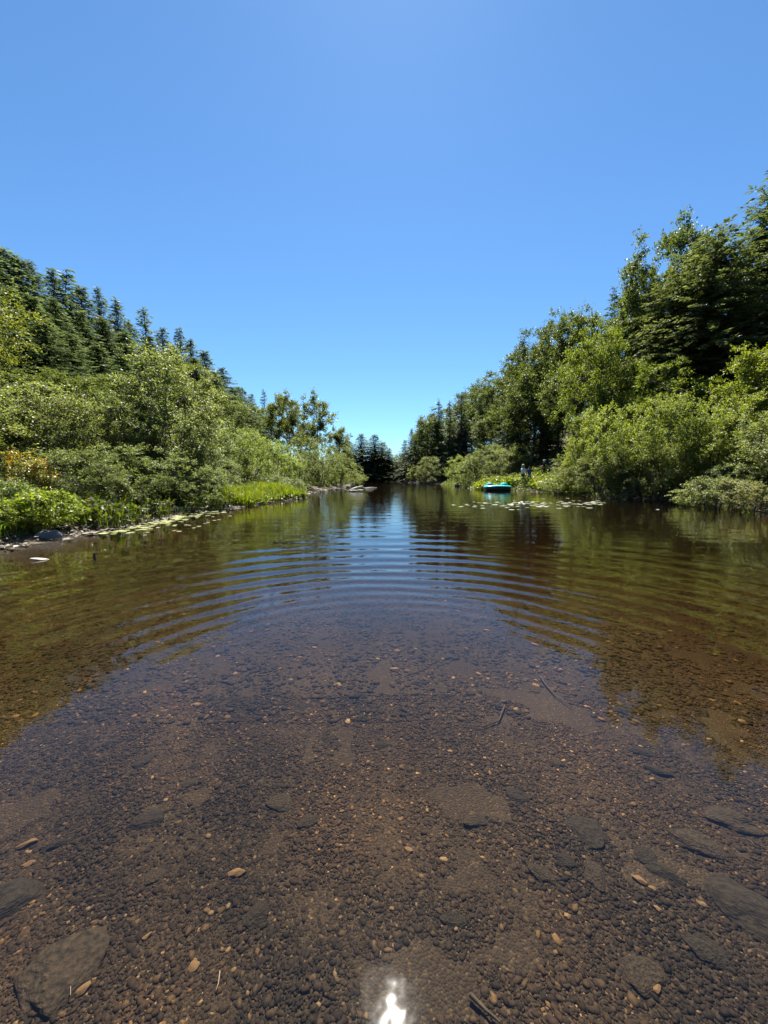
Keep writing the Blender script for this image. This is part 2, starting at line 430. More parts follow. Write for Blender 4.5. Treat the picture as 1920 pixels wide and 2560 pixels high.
def conifer(name, seed, H, Rad, base, whorl=.24, per=5, spray=.24, narrow=.85, droop=.28, mat=None, step=.13, lean=0.0, ragged=.25, tipdroop=.0, wr=.3, upturn=0.0):
    rng = np.random.default_rng(seed)
    T = Tubes()
    tp = [np.array([lean * H * (z / H) ** 2 * 1.0, 0.03 * H * math.sin(z * 1.3 + seed) * .2, z]) for z in np.linspace(-.3, H, 12)]
    tr_ = max(.04, H * .013)
    T.add(tp, [tr_ * (1 - i / 11.3) for i in range(12)], 7)
    zs, O, D, Ln = [], [], [], []
    z = base
    side_bias = rng.uniform(0, 6.28)
    while z < H * .985:
        f = (z - base) / (H - base)
        prof = Rad * min(1, (1 - f) ** narrow * 1.02) * (1 if f > .12 else .75 + 2 * f)
        for b in range(per if f < .9 else max(3, per - 2)):
            a = rng.uniform(0, 2 * math.pi)
            l = prof * rng.uniform(1 - ragged * 1.6, 1 + ragged * .7) + .04
            zz = z + rng.uniform(-1.3, 1.3) * whorl
            x0 = lean * H * (zz / H) ** 2
            rise = .55 * f - .15 + upturn
            n = max(3, int(l / step))
            tt = (np.arange(n) + .6) / n
            ca, sa = math.cos(a), math.sin(a)
            px_ = x0 + ca * l * tt; py_ = sa * l * tt
            pz_ = zz + l * ((rise + rng.normal(0, .16)) * tt - droop * tt ** 2 * rng.uniform(.4, 1.6))
            if H - zz > .12 * H and l > .5:
                k = [0, n // 2, n - 1]
                T.add([(x0, 0, zz)] + [(px_[i], py_[i], pz_[i]) for i in k[1:]], [tr_ * .32 * (1 - f) + .006, tr_ * .16 * (1 - f) + .004, .004], 3)
            for s_ in (-1, 1):
                ang = a + s_ * rng.uniform(.5, 1.05, n)
                O.append(np.stack([px_, py_, pz_], 1))
                D.append(np.stack([np.cos(ang), np.sin(ang), rng.normal(-.12 - tipdroop, .16, n)], 1))
                Ln.append(spray * (1.25 - .7 * tt) * rng.uniform(.7, 1.3, n) * min(1, .45 + l / Rad) * (.45 + .55 * (1 - f) ** .7))
            O.append(np.array([[px_[-1], py_[-1], pz_[-1]]])); D.append(np.array([[ca, sa, -.15]])); Ln.append(np.array([spray * .9]))
        z += whorl * (1 - .45 * f)
    # leader tip
    nt_ = 14
    zt = np.linspace(H * .93, H * 1.0, nt_); a = rng.uniform(0, 6.28, nt_)
    O.append(np.stack([lean * H * (zt / H) ** 2, 0 * zt, zt], 1)); D.append(np.stack([np.cos(a), np.sin(a), np.full(nt_, .55)], 1)); Ln.append(np.linspace(spray * .9, spray * .35, nt_))
    O = np.concatenate(O); D = np.concatenate(D); Ln = np.concatenate(Ln)
    # each spray is three narrow sprigs, fanned, so the edge looks feathery
    VV = []
    D[:, 2] += rng.normal(0, .22, len(D))
    for fan in (-.55, 0, .55):
        c, s_ = math.cos(fan), math.sin(fan)
        D2 = np.stack([D[:, 0] * c - D[:, 1] * s_, D[:, 0] * s_ + D[:, 1] * c, D[:, 2] + rng.normal(0, .12, len(D))], 1)
        O2 = O + rng.normal(0, .035, O.shape)
        Nn = np.array([0, 0, 1.0]) + rng.normal(0, .45, O.shape)
        l2 = Ln * (1 if fan == 0 else .72)
        VV.append(leaf_quads(O2, D2, Nn, l2, l2 * wr))
    return T.mesh(name + "_trunk", M_BARK), quads_to_mesh(name + "_crown", np.concatenate(VV), mat or M_CONIF)

# prototypes: (trunk mesh, crown mesh, height, half width)
PROTO = {}
def reg(k, tc, H=None, Rad=None):
    v = np.empty(len(tc[1].vertices) * 3, dtype=np.float32); tc[1].vertices.foreach_get('co', v); v = v.reshape(-1, 3)
    r_ = np.hypot(v[:, 0], v[:, 1])
    PROTO.setdefault(k, []).append((tc[0], tc[1], float(v[:, 2].max()), float(np.percentile(r_, 97))))
for i in range(4):
    Hh = 10; reg('hemlock', conifer(f"hemlock{i}", 10 + i, Hh, 2.8 - .12 * i, .4, whorl=.22, per=10, spray=.30, narrow=1.0, droop=.22 + .05 * i, step=.13, ragged=.4, wr=.34), Hh, 2.2)
for i in range(2):
    Hh = 9; reg('spruce', conifer(f"spruce{i}", 30 + i, Hh, 1.35, .5, whorl=.30, per=6, spray=.30, narrow=.9, droop=.12, step=.13, ragged=.35, wr=.34, upturn=.0), Hh, 1.35)
reg('big_hemlock', conifer("bighemlock", 41, 15, 4.6, 1.0, whorl=.27, per=8, spray=.42, narrow=.62, droop=.36, step=.17, ragged=.3, wr=.36, tipdroop=.1), 15, 4.6)
reg('big_hemlock', conifer("bighemlock_b", 42, 15, 4.0, 1.0, whorl=.3, per=7, spray=.42, narrow=.7, droop=.3, step=.17, ragged=.35, wr=.36, tipdroop=.1), 15, 4.0)
reg('leaning_hemlock', conifer("leaninghemlock", 43, 14, 3.4, 1.0, whorl=.33, per=7, spray=.40, narrow=.8, droop=.25, step=.16, ragged=.4, lean=.10, wr=.34, tipdroop=.12), 14, 3.4)
for i in range(3):
    reg('broadleaf', broadleaf(f"broadleaf{i}", 50 + i, 9, 3.0, 1.6, 190, 12, 14, .135, M_BROAD, trunk_r=.16, clump_r=.62, irregular=.45, shell=.55), 9, 3.0)
reg('high_crown', broadleaf("highcrown", 57, 9, 3.0, 5.2, 120, 11, 11, .12, M_BROAD, trunk_r=.12, clump_r=.6, irregular=.5, shell=.4, openness=.3), 9, 3.0)
for i in range(2):
    reg('open_tree', broadleaf(f"opentree{i}", 60 + i, 9, 2.7, 3.0, 85, 12, 10, .17, M_BROAD, trunk_r=.11, clump_r=.62, irregular=.55, shell=.35, openness=.5), 9, 2.7)
for i in range(4):
    reg('alder', broadleaf(f"alder{i}", 70 + i, 4.2, 2.3, .1, 150, 11, 14, .084, M_SHRUB, stems=9, trunk_r=.045, bark=M_TWIG, clump_r=.42, irregular=.65, shell=.45, openness=.35), 4.2, 2.3)
reg('tall_alder', broadleaf("tallalder", 80, 6.6, 2.3, .5, 200, 11, 14, .095, M_SHRUB, stems=7, trunk_r=.07, bark=M_TWIG, clump_r=.5, irregular=.5, shell=.45, openness=.35), 6.6, 2.3)
for i in range(2):
    reg('low_bush', broadleaf(f"lowbush{i}", 90 + i, 1.2, .8, .03, 90, 10, 12, .05, M_SHRUB, stems=7, trunk_r=.02, bark=M_TWIG, clump_r=.22, irregular=.4, shell=.45), 1.2, .8)
reg('bright_bush', broadleaf("brightbush", 95, 1.1, .7, .03, 80, 10, 10, .062, M_BRIGHT, stems=6, trunk_r=.015, bark=M_TWIG, clump_r=.2, irregular=.5, shell=.4), 1.1, .7)
reg('maple_sapling', broadleaf("maplesapling", 97, 1.8, .62, .6, 50, 8, 8, .06, M_MAPLE, stems=2, trunk_r=.02, bark=M_TWIG, clump_r=.24, irregular=.5, shell=.4, flat=1.2, wr=.8), 1.8, .62)

used = {}
def plant(kind, var, px, py, D, width, label, cat, group=None, tint=(1, 1, 1), name=None, base_z=None, rz=None, top_z=None, X=None, trunkless=False):
    """stand a plant whose top shows at (px,py) when it grows D metres ahead; width = crown half width in metres"""
    lst = PROTO[kind]; tm, cm, H, Rad = lst[var % len(lst)]
    p = at(px, py, D)
    if X is not None: p.x = X
    zb = tz(p.x, D) if base_z is None else base_z
    zb = max(zb, -.05)
    hgt = max(.3, p.z - zb)
    rnd = random.Random(px * 7.3 + py * 1.7 + D)
    o = empty(name or kind, (p.x, D, zb), rnd.uniform(0, 6.28) if rz is None else rz)
    sx = width / Rad
    o.scale = (sx, sx, hgt / H)
    tag(o, label, cat, group)
    a = obj("trunk" if cat != 'bush' else "stems", tm, o)
    b = obj("crown", cm, o)
    if kind == 'alder':
        q_ = rnd.uniform(.72, 1.28); tint = (tint[0] * q_, tint[1] * q_, tint[2] * q_ * rnd.uniform(.8, 1.1))
    b.color = (*tint, 1); a.color = (1, 1, 1, 1)
    return o
ORD = ["first", "second", "third", "fourth", "fifth", "sixth", "seventh", "eighth", "ninth", "tenth", "eleventh", "twelfth", "thirteenth",
       "fourteenth", "fifteenth", "sixteenth", "seventeenth", "eighteenth", "nineteenth", "twentieth"]

# ---- left hillside, skyline row of hemlocks
G = "hemlocks on the left hillside"
row = [(-75, 560), (-35, 590), (7, 617), (42, 640), (78, 652), (130, 667), (163, 669), (200, 713), (246, 717), (289, 743), (322, 802), (360, 765),
       (405, 818), (448, 817), (476, 845), (510, 875), (555, 919), (598, 966)]
widths = [2.2, 2.2, 2.0, 2.1, 1.9, 1.9, 1.6, 2.1, 1.7, 1.9, 1.9, 1.25, 2.0, 1.6, 1.6, 2.0, 2.2, 2.2]
vis = [r_ for r_ in row if r_[0] > 0]
for i, (x, y) in enumerate(row):
    D = 26.0 / max(.25, (960 - x) / 962)
    if x <= 0: lab = "dark hemlock topping the left hillside, cut off by the left photo edge" if x < -50 else "tall dark hemlock crown rising along the left edge of the photo"
    else: lab = f"pointed dark hemlock, {ORD[i - 2]} treetop from the left on left hillside skyline"
    kd = 'spruce' if x in (360, 163) else 'hemlock'
    k = random.Random(i).uniform(.85, 1.2)
    plant(kd, i, x, y, D, widths[i] * 1.65 * max(1, D / 38), lab, 'tree', G, (k * 1.25, k * 1.22, k * 1.25), 'hemlock_tree')
row2 = [(-20, 715), (22, 722), (72, 736), (135, 745), (203, 775), (258, 795), (312, 830), (372, 838), (428, 856), (486, 893), (535, 930), (580, 968)]
for i, (x, y) in enumerate(row2):
    D = 23.5 / max(.25, (960 - x) / 962)
    lab = f"dark hemlock just below left hillside skyline, {ORD[i]} from left in upper slope row"
    k = random.Random(i + 50).uniform(.8, 1.25)
    plant('hemlock', i + 1, x, y, D, random.Random(i).uniform(2.9, 3.5) * max(1, D / 38), lab, 'tree', G, (k * 1.1, k * 1.1, k * 1.15), 'hemlock_tree')
row3 = [(-25, 850), (40, 830), (107, 795), (176, 832), (240, 862), (300, 885), (352, 895), (415, 905), (462, 930), (512, 955), (560, 990), (612, 1015)]
for i, (x, y) in enumerate(row3):
    D = 18.5 / max(.25, (960 - x) / 962)
    lab = f"shaded hemlock low on left hillside, {ORD[i]} from left in row above alders"
    k = random.Random(i + 90).uniform(.75, 1.2)
    plant('hemlock', i + 2, x, y, D, random.Random(i + 5).uniform(2.7, 3.3) * max(1, D / 38), lab, 'tree', G, (k * 1.1, k * 1.1, k * 1.15), 'hemlock_tree')
G = "trees at the far end of the left hillside"
for i, (k, x, y, D, wd, lab) in enumerate([
        ('hemlock', 628, 984, 72, 3.2, "dark hemlock at the far end of the left hillside, next to the narrow spruce"),
        ('broadleaf', 655, 1010, 66, 3.4, "round green tree behind the foot of the narrow spruce"),
        ('broadleaf', 600, 1010, 56, 3.2, "round green tree at the far end of the left hillside, below its skyline"),
        ('broadleaf', 720, 1035, 68, 3.2, "green tree filling the gap behind the airy trees, left one"),
        ('broadleaf', 765, 1050, 72, 3.0, "green tree filling the gap behind the airy trees, right one"),
        ('broadleaf', 845, 1100, 80, 3.0, "dark green tree behind the bushes, between airy trees and river bend conifers")]):
    plant(k, i, x, y, D, wd, lab, 'tree', G, (.95, 1, .9), 'hemlock_tree' if k == 'hemlock' else 'broadleaf_tree')
# spruce and airy trees at the end of the left wood
plant('spruce', 0, 659, 972, 75, 2.0, "narrow dark spruce with a spiky tip beside the airy trees on the left bank", 'tree', None, (.8, .85, .8), 'spruce_tree')
G = "airy broadleaf trees on the left bank"
plant('open_tree', 0, 692, 982, 62, 2.6, "airy broadleaf tree right beside the narrow dark spruce", 'tree', G, (1.2, 1.2, 1.2), 'broadleaf_tree')
plant('open_tree', 1, 728, 975, 58, 2.7, "airy broadleaf tree with rounded top, middle one of the left bank trees", 'tree', G, (1.25, 1.2, 1.15), 'broadleaf_tree')
plant('open_tree', 1, 790, 974, 56, 3.0, "tall open tree with bare forked trunk against the sky on the left bank", 'tree', G, (1.2, 1.2, 1.1), 'broadleaf_tree', rz=2.1)
plant('open_tree', 0, 846, 1064, 58, 2.0, "short airy tree, right of the tall open tree on the left bank", 'tree', G, (1.3, 1.25, 1.0), 'broadleaf_tree', rz=4.0)
# distant conifers at the bend
G = "dark conifers at the river bend"
for i, (x, y, wd, lab) in enumerate([
        (872, 1104, 2.6, "leftmost dark conifer of the clump at the river bend"),
        (904, 1083, 2.7, "broad dark conifer, tallest on the left of the river bend clump"),
        (936, 1085, 2.3, "tall pointed dark conifer in the middle of the river bend clump"),
        (956, 1104, 2.3, "dark conifer behind the right side of the river bend clump"),
        (972, 1120, 1.5, "small conifer at the right end of the river bend clump")]):
    plant('hemlock', i, x, y, 92 + (i % 2) * 3, wd * 2.7, lab, 'tree', G, (1.3, 1.25, 1.1), 'conifer_tree', base_z=.2)
G = "far trees where the river ends"
for i, (x, y, wd, D, lab) in enumerate([
        (985, 1152, 3.2, 128, "small pale green tree in the sky gap where the river ends"),
        (1000, 1133, 3.2, 124, "pale green rounded tree right of the sky gap at the river end"),
        (962, 1150, 3.0, 134, "hazy green tree seen past the right edge of the river bend conifers"),
        (945, 1140, 3.0, 138, "green tree mostly hidden behind the river bend conifers"),
        (1022, 1135, 3.0, 118, "green tree low at the far right end of the river")]):
    plant('broadleaf', i, x, y, D, wd, lab, 'tree', G, (1.3, 1.3, 1.3), 'broadleaf_tree', base_z=.3)
for i, (x, y, wd, D, lab) in enumerate([
        (975, 1178, 2.6, 119, "pale low bush on the far shore under the sky gap"),
        (992, 1182, 2.6, 116, "second pale low bush on the far shore, right of the sky gap"),
        (1012, 1172, 2.4, 100, "pale bush at the foot of the right wooded slope, farthest down the river")]):
    plant('alder', i, x, y, D, wd, lab, 'bush', "low bushes on the far shore", (1.2, 1.25, 1.1), 'alder_bush', base_z=.05)

# ---- left bank alders
G = "alder bushes on the left bank"
for i, (x, y, D, wd, tint, lab) in enumerate([
        (-70, 915, 11.5, 2.6, (1, 1, 1), "grey green alder cut off by the left edge, behind the orange leaved maple"),
        (20, 937, 12.5, 2.3, (1.05, 1.05, 1.1), "grey green alder bush straight above the orange leaved maple"),
        (105, 968, 12.0, 2.0, (1.1, 1.08, 1.1), "grey green alder bush above the bright green bush on the left bank"),
        (190, 990, 13.0, 2.0, (1.15, 1.1, 1.0), "leafy alder bush behind the arrow leaved plants, left of the tall alder"),
        (265, 1000, 14.5, 2.1, (1.0, 1.05, 1.05), "alder bush filling the gap just left of the tall alder"),
        (512, 1035, 21, 2.4, (.95, 1, .95), "alder bush just right of the tall alder on the left bank"),
        (560, 1056, 22, 2.2, (1.15, 1.25, .75), "yellow green alder bush behind the bright rushes, left one"),
        (622, 1062, 25, 2.3, (1.15, 1.25, .75), "yellow green alder bush behind the bright rushes, right one"),
        (690, 1077, 29, 2.5, (1.1, 1.2, .8), "rounded alder bush behind the mud spit, under the airy trees"),
        (750, 1090, 33, 2.6, (1.1, 1.15, .8), "rounded alder bush below the tall open tree on the left bank"),
        (800, 1108, 38, 2.6, (1.1, 1.2, .75), "alder bush third from the tip of the left bank"),
        (848, 1128, 43, 2.6, (1.15, 1.2, .7), "yellowish alder bush next to the last one at the left bank tip"),
        (884, 1166, 47, 1.9, (1.2, 1.2, .65), "low yellowish bush sloping to the water at the left bank tip")]):
    plant('alder', i, x, y, D, wd, lab, 'bush', G, tint, 'alder_bush')
plant('tall_alder', 0, 405, 842, 15.5, 2.4, "tall grey green alder with visible dark stems, highest shrub on the left bank", 'bush', G, (1.1, 1.1, 1.05), 'alder_bush', rz=1.0)
plant('alder', 2, 345, 990, 14.2, 2.0, "dark leafy alder under the left side of the tall alder", 'bush', G, (.85, .9, .9), 'alder_bush')
plant('alder', 0, 452, 1010, 15.5, 1.9, "dark leafy alder under the right side of the tall alder", 'bush', G, (.85, .9, .9), 'alder_bush')
# broadleaf trees between hillside and alders
G = "broadleaf trees at the foot of the left hillside"
for i, (x, y, L_, wd, tint, lab) in enumerate([
        (150, 925, 15, 2.3, (.85, .9, .8), "dark round broadleaf tree over the alders, left one of a pair"),
        (262, 930, 15, 2.4, (.85, .9, .8), "dark round broadleaf tree over the alders, right one of a pair"),
        (478, 905, 15, 2.6, (1.1, 1.1, 1.0), "light green broadleaf tree right of the tall alder, below the hillside skyline"),
        (560, 985, 16, 2.6, (1.0, 1.05, 1.0), "broadleaf tree on the left slope behind the yellow green alders")]):
    plant('broadleaf', i, x, y, L_ / ((960 - x) / 962), wd, lab, 'tree', G, tint, 'broadleaf_tree')
plant('high_crown', 0, -150, 655, 10.6, 2.4, "yellow green tree whose leafy branches reach in from the left edge", 'tree', None, (1.25, 1.2, .85), 'broadleaf_tree')
plant('maple_sapling', 0, 75, 1114, 9.3, .55, "small maple with orange and yellow leaves on the left bank", 'tree', None, (1, 1, 1), 'maple_sapling')
G = "bright bushes at the left water edge"
plant('bright_bush', 0, 105, 1214, 7.7, .62, "bright yellow green bush lit by the sun, above the rock on the left", 'bush', G, (1, 1, 1), 'bright_bush')
plant('bright_bush', 0, 40, 1262, 7.3, .45, "smaller bright green bush hanging over the dark bank left of the rock", 'bush', G, (1.0, .95, .9), 'bright_bush', rz=2)
plant('low_bush', 1, 170, 1262, 8.6, .55, "green low bush touching the right side of the bright bush", 'bush', G, (.9, .9, .75), 'low_bush')
plant('low_bush', 0, -20, 1190, 8.0, .8, "shaded dark green bush at the left edge under the orange maple", 'bush', G, (.9, 1, .8), 'low_bush')
G = "low bushes along the left bank"
for i, (x, y, D, wd, lab) in enumerate([
        (60, 1120, 9.8, 1.3, "shorter dark bush right behind the orange leaved maple"),
        (215, 1120, 10.4, 1.5, "shorter grey green bush behind the left end of the arrow leaved plants"),
        (330, 1110, 11.8, 1.6, "shorter dark bush behind the middle of the arrow leaved plants"),
        (440, 1120, 13.4, 1.5, "shorter dark bush behind the right end of the arrow leaved plants"),
        (500, 1140, 15.4, 1.4, "shorter grey green bush just left of the bright rushes"),
        (560, 1170, 18.2, 1.0, "low bush directly behind the left end of the bright rushes"),
        (690, 1185, 23.5, 1.1, "low grey bush behind the right end of the bright rushes"),
        (735, 1190, 26.5, 1.1, "low grey bush at the back of the mud spit")]):
    plant('alder' if i < 5 else 'low_bush', i, x, y, D, wd, lab, 'bush', G, (.95, 1, 1), 'alder_bush' if i < 5 else 'low_bush')

# ---- right side, skyline and wood
G = "trees on the right hillside skyline"
R_ = [('hemlock', 1012, 1099, 92, 2.2), ('hemlock', 1030, 1070, 86, 2.2), ('hemlock', 1051, 1042, 82, 2.2), ('broadleaf', 1075, 1030, 76, 2.9), ('spruce', 1097, 996, 73, 1.9),
      ('spruce', 1125, 999, 68, 1.6), ('spruce', 1155, 978, 64, 1.8), ('broadleaf', 1190, 951, 56, 3.0), ('broadleaf', 1228, 926, 51, 3.0),
      ('spruce', 1281, 893, 45, 1.5), ('broadleaf', 1322, 850, 41, 3.2), ('broadleaf', 1369, 800, 37, 2.8), ('broadleaf', 1408, 764, 34, 2.7), ('broadleaf', 1470, 755, 31, 2.6),
      ('spruce', 1538, 716, 29, 1.6), ('broadleaf', 1586, 742, 27, 2.2), ('broadleaf', 1616, 628, 25.5, 1.7), ('broadleaf', 1672, 573, 25, 2.4)]
NM = {'hemlock': "dark hemlock", 'broadleaf': "green broadleaf tree", 'spruce': "spiky dark spruce", 'open_tree': "thin airy tree"}
for i, (k, x, y, D, wd) in enumerate(R_):
    if x >= 1190: D, wd = D * 1.3, wd * 1.4
    else: wd *= 1.6
    kk = random.Random(i + 7).uniform(.8, 1.15)
    tint = (kk, kk, kk) if k != 'broadleaf' else (.85 * kk, .9 * kk, .75 * kk)
    plant(k, i, x, y, D, wd, f"{NM[k]}, {ORD[i]} top from the river along the right skyline", 'tree', G, tint,
          {'hemlock': 'hemlock_tree', 'broadleaf': 'broadleaf_tree', 'spruce': 'spruce_tree', 'open_tree': 'broadleaf_tree'}[k])
plant('open_tree', 1, 1768, 493, 32, 3.0, "thin blue green tree on the skyline left of the leaning hemlock", 'tree', G, (.9, 1.0, 1.1), 'broadleaf_tree')
plant('leaning_hemlock', 0, 1885, 392, 28, 4.2, "tall hemlock with slanted drooping top at the right edge, highest tree in view", 'tree', G, (1.15, 1.15, 1.0), 'hemlock_tree', rz=.15)
plant('big_hemlock', 0, 1800, 560, 26, 5.4, "huge dense dark hemlock with drooping layers, under the leaning hemlock", 'tree', G, (1.35, 1.2, .9), 'hemlock_tree', rz=.5)
plant('big_hemlock', 1, 1975, 455, 27, 5.4, "huge dark hemlock cut off by the right edge", 'tree', G, (1.15, 1.1, .85), 'hemlock_tree', rz=2)
plant('big_hemlock', 1, 1690, 650, 28.5, 4.8, "dense dark hemlock left of the huge layered hemlock", 'tree', G, (1.35, 1.2, .9), 'hemlock_tree', rz=4)
G = "trees low on the right slope"
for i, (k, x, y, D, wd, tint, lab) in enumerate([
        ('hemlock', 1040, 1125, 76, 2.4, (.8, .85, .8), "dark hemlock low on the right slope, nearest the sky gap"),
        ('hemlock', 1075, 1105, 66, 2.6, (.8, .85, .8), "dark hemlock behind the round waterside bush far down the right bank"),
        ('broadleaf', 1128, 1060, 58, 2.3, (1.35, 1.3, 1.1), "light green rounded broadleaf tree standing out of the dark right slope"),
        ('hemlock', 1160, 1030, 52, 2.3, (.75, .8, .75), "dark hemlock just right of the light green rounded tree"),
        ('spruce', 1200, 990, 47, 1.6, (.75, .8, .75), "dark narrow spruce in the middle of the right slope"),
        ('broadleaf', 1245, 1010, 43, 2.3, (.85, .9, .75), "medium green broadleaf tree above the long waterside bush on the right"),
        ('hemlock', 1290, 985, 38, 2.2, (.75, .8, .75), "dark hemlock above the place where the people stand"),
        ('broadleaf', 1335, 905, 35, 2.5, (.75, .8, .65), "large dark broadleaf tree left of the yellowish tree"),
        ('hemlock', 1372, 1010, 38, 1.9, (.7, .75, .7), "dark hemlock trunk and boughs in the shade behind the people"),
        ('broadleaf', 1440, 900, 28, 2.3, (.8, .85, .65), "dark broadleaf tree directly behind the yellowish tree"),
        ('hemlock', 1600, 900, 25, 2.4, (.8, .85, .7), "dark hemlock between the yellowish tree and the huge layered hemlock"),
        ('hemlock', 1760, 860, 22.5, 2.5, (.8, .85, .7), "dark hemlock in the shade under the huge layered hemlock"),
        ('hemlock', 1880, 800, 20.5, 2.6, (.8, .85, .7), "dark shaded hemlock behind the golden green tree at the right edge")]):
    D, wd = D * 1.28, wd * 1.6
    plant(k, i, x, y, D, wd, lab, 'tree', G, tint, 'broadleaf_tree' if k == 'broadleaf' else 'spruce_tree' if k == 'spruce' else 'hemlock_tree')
G = "trees filling the far right slope"
for i, (x, y, D, wd, lab) in enumerate([
        (1070, 1052, 92, 4.2, "dark green rounded tree just below the skyline, far down the right slope"),
        (1112, 1018, 84, 4.2, "rounded green tree between the two narrow spruces of the far right slope"),
        (1160, 1000, 78, 4.4, "rounded green tree under the spruce next to the tall broadleaf trees"),
        (1212, 960, 80, 4.6, "rounded green tree closing the skyline right of the far spruces"),
        (1262, 935, 72, 4.6, "rounded green tree behind the spiky spruce of the right skyline"),
        (1305, 890, 66, 4.6, "broad green tree closing the skyline right of the spiky spruce")]):
    plant('broadleaf', i + 1, x, y, D, wd, lab, 'tree', G, (.8, .82, .75), 'broadleaf_tree')
G = "sunlit trees over the right bank"
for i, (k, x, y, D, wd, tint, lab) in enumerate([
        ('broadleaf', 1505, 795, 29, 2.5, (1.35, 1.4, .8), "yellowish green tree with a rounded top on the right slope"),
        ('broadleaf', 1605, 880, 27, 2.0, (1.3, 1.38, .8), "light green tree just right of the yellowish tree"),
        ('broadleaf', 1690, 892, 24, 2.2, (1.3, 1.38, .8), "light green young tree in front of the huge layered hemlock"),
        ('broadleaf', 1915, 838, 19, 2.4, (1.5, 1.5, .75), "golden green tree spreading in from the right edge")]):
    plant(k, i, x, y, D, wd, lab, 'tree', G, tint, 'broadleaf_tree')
G = "alder bushes on the right bank"
for i, (x, y, D, wd, tint, lab) in enumerate([
        (1070, 1140, 66, 3.3, (1.1, 1.1, 1.0), "round waterside bush farthest down the right bank"),
        (1035, 1158, 72, 2.2, (1.2, 1.2, 1.0), "small bush at the left of the round waterside bush, far down the right bank"),
        (1150, 1135, 48, 2.6, (1.2, 1.25, .85), "left end of the waterside bushes behind the grey rock"),
        (1198, 1104, 44, 2.9, (1.2, 1.25, .85), "tallest waterside bush between the grey rock and the pedal boat"),
        (1248, 1122, 42, 2.4, (1.1, 1.1, .95), "waterside bush straight behind the pedal boat"),
        (1290, 1100, 41, 2.4, (1.15, 1.15, 1.0), "waterside bush behind the person in the pale shirt"),
        (1440, 1130, 28, 2.3, (1.15, 1.15, .9), "bush sloping down to the right of the three people"),
        (1400, 1175, 27, 1.6, (1.25, 1.25, 1.0), "low pale bush at the foot of the bushes, right of the people"),
        (1475, 1030, 26, 2.3, (1.3, 1.3, .7), "light green bush under the yellowish tree"),
        (1545, 1010, 23.5, 2.3, (1.3, 1.35, .7), "light green bush right below the yellowish tree"),
        (1500, 1120, 22.8, 2.0, (1.15, 1.15, .95), "alder overhanging the water below the yellowish tree"),
        (1615, 985, 21, 2.3, (1.3, 1.35, .7), "tall light green alder in the middle of the right bank"),
        (1700, 990, 19.5, 2.3, (1.15, 1.2, .8), "alder bush below the light green young tree"),
        (1580, 1100, 21, 2.0, (1.05, 1.05, 1), "grey green alder reaching the water in the middle of the right bank"),
        (1660, 1110, 19.4, 1.8, (1.0, 1.0, 1), "grey green alder left of the dark hollow in the right bank"),
        (1790, 985, 18.5, 2.2, (1.25, 1.3, .7), "light green alder left of the golden green tree"),
        (1870, 975, 17.5, 2.2, (1.3, 1.3, .7), "light green alder below the golden green tree"),
        (1930, 1010, 16, 2.0, (1.1, 1.1, .9), "alder bush cut off by the right edge"),
        (1790, 1085, 18.2, 1.8, (1.0, 1.05, .9), "grey green alder above the dark hollow in the right bank"),
        (1880, 1110, 16.2, 1.5, (.95, 1, .95), "grey green alder behind the small twiggy bush at lower right")]):
    plant('alder', i + 1, x, y, D, wd, lab, 'bush', G, tint, 'alder_bush')
plant('low_bush', 0, 1800, 1185, 14.6, 1.15, "small twiggy grey bush at the water, lower right", 'bush', "low bushes on the right bank", (1, 1, 1.1), 'low_bush')
plant('low_bush', 1, 1885, 1195, 13.6, 1.0, "small grey pink bush at the right edge by the water", 'bush', "low bushes on the right bank", (1.2, 1.05, 1.2), 'low_bush')
plant('low_bush', 1, 1735, 1222, 15.8, .8, "smallest green bush left of the twiggy grey bush", 'bush', "low bushes on the right bank", (1.3, 1.3, 1.0), 'low_bush')
#PART3

# the wood goes on past both edges of the frame
G = "trees of the left wood just outside the photo"
for i, (k, x, y, D, wd) in enumerate([('hemlock', -160, 520, 20, 3.0), ('hemlock', -300, 430, 18, 3.0), ('hemlock', -230, 640, 16, 2.8), ('broadleaf', -420, 560, 14, 3.0), ('hemlock', -520, 380, 17, 3.2), ('broadleaf', -330, 760, 11.5, 2.4), ('broadleaf', -700, 500, 13, 3.0)]):
    plant(k, i, x, y, D, wd, f"{NM[k]} of the left wood outside the photo's left edge, {ORD[i]} one out", 'tree', G, (1.1, 1.1, 1.0), 'hemlock_tree' if k == 'hemlock' else 'broadleaf_tree')
for i, (x, y, D, wd) in enumerate([(-220, 900, 9.5, 2.2), (-420, 840, 8.5, 2.2), (-760, 780, 7.0, 2.2)]):
    plant('alder', i, x, y, D, wd, f"alder bush of the left bank outside the photo's left edge, {ORD[i]} one out", 'bush', "alder bushes of the left bank outside the photo", (1.05, 1.05, 1), 'alder_bush')
G = "trees of the right wood just outside the photo"
for i, (k, x, y, D, wd) in enumerate([('hemlock', 2120, 380, 24, 4.0), ('hemlock', 2320, 330, 21, 4.0), ('broadleaf', 2200, 720, 16, 2.8), ('broadleaf', 2500, 640, 13, 3.0)]):
    plant(k, i, x, y, D, wd, f"{NM[k]} of the right wood outside the photo's right edge, {ORD[i]} one out", 'tree', G, (1.1, 1.1, 1.0), 'hemlock_tree' if k == 'hemlock' else 'broadleaf_tree')
for i, (x, y, D, wd) in enumerate([(2060, 1000, 14, 2.2), (2260, 960, 12, 2.2), (2560, 900, 10, 2.2)]):
    plant('alder', i, x, y, D, wd, f"alder bush of the right bank outside the photo's right edge, {ORD[i]} one out", 'bush', "alder bushes of the right bank outside the photo", (1.05, 1.05, 1), 'alder_bush')
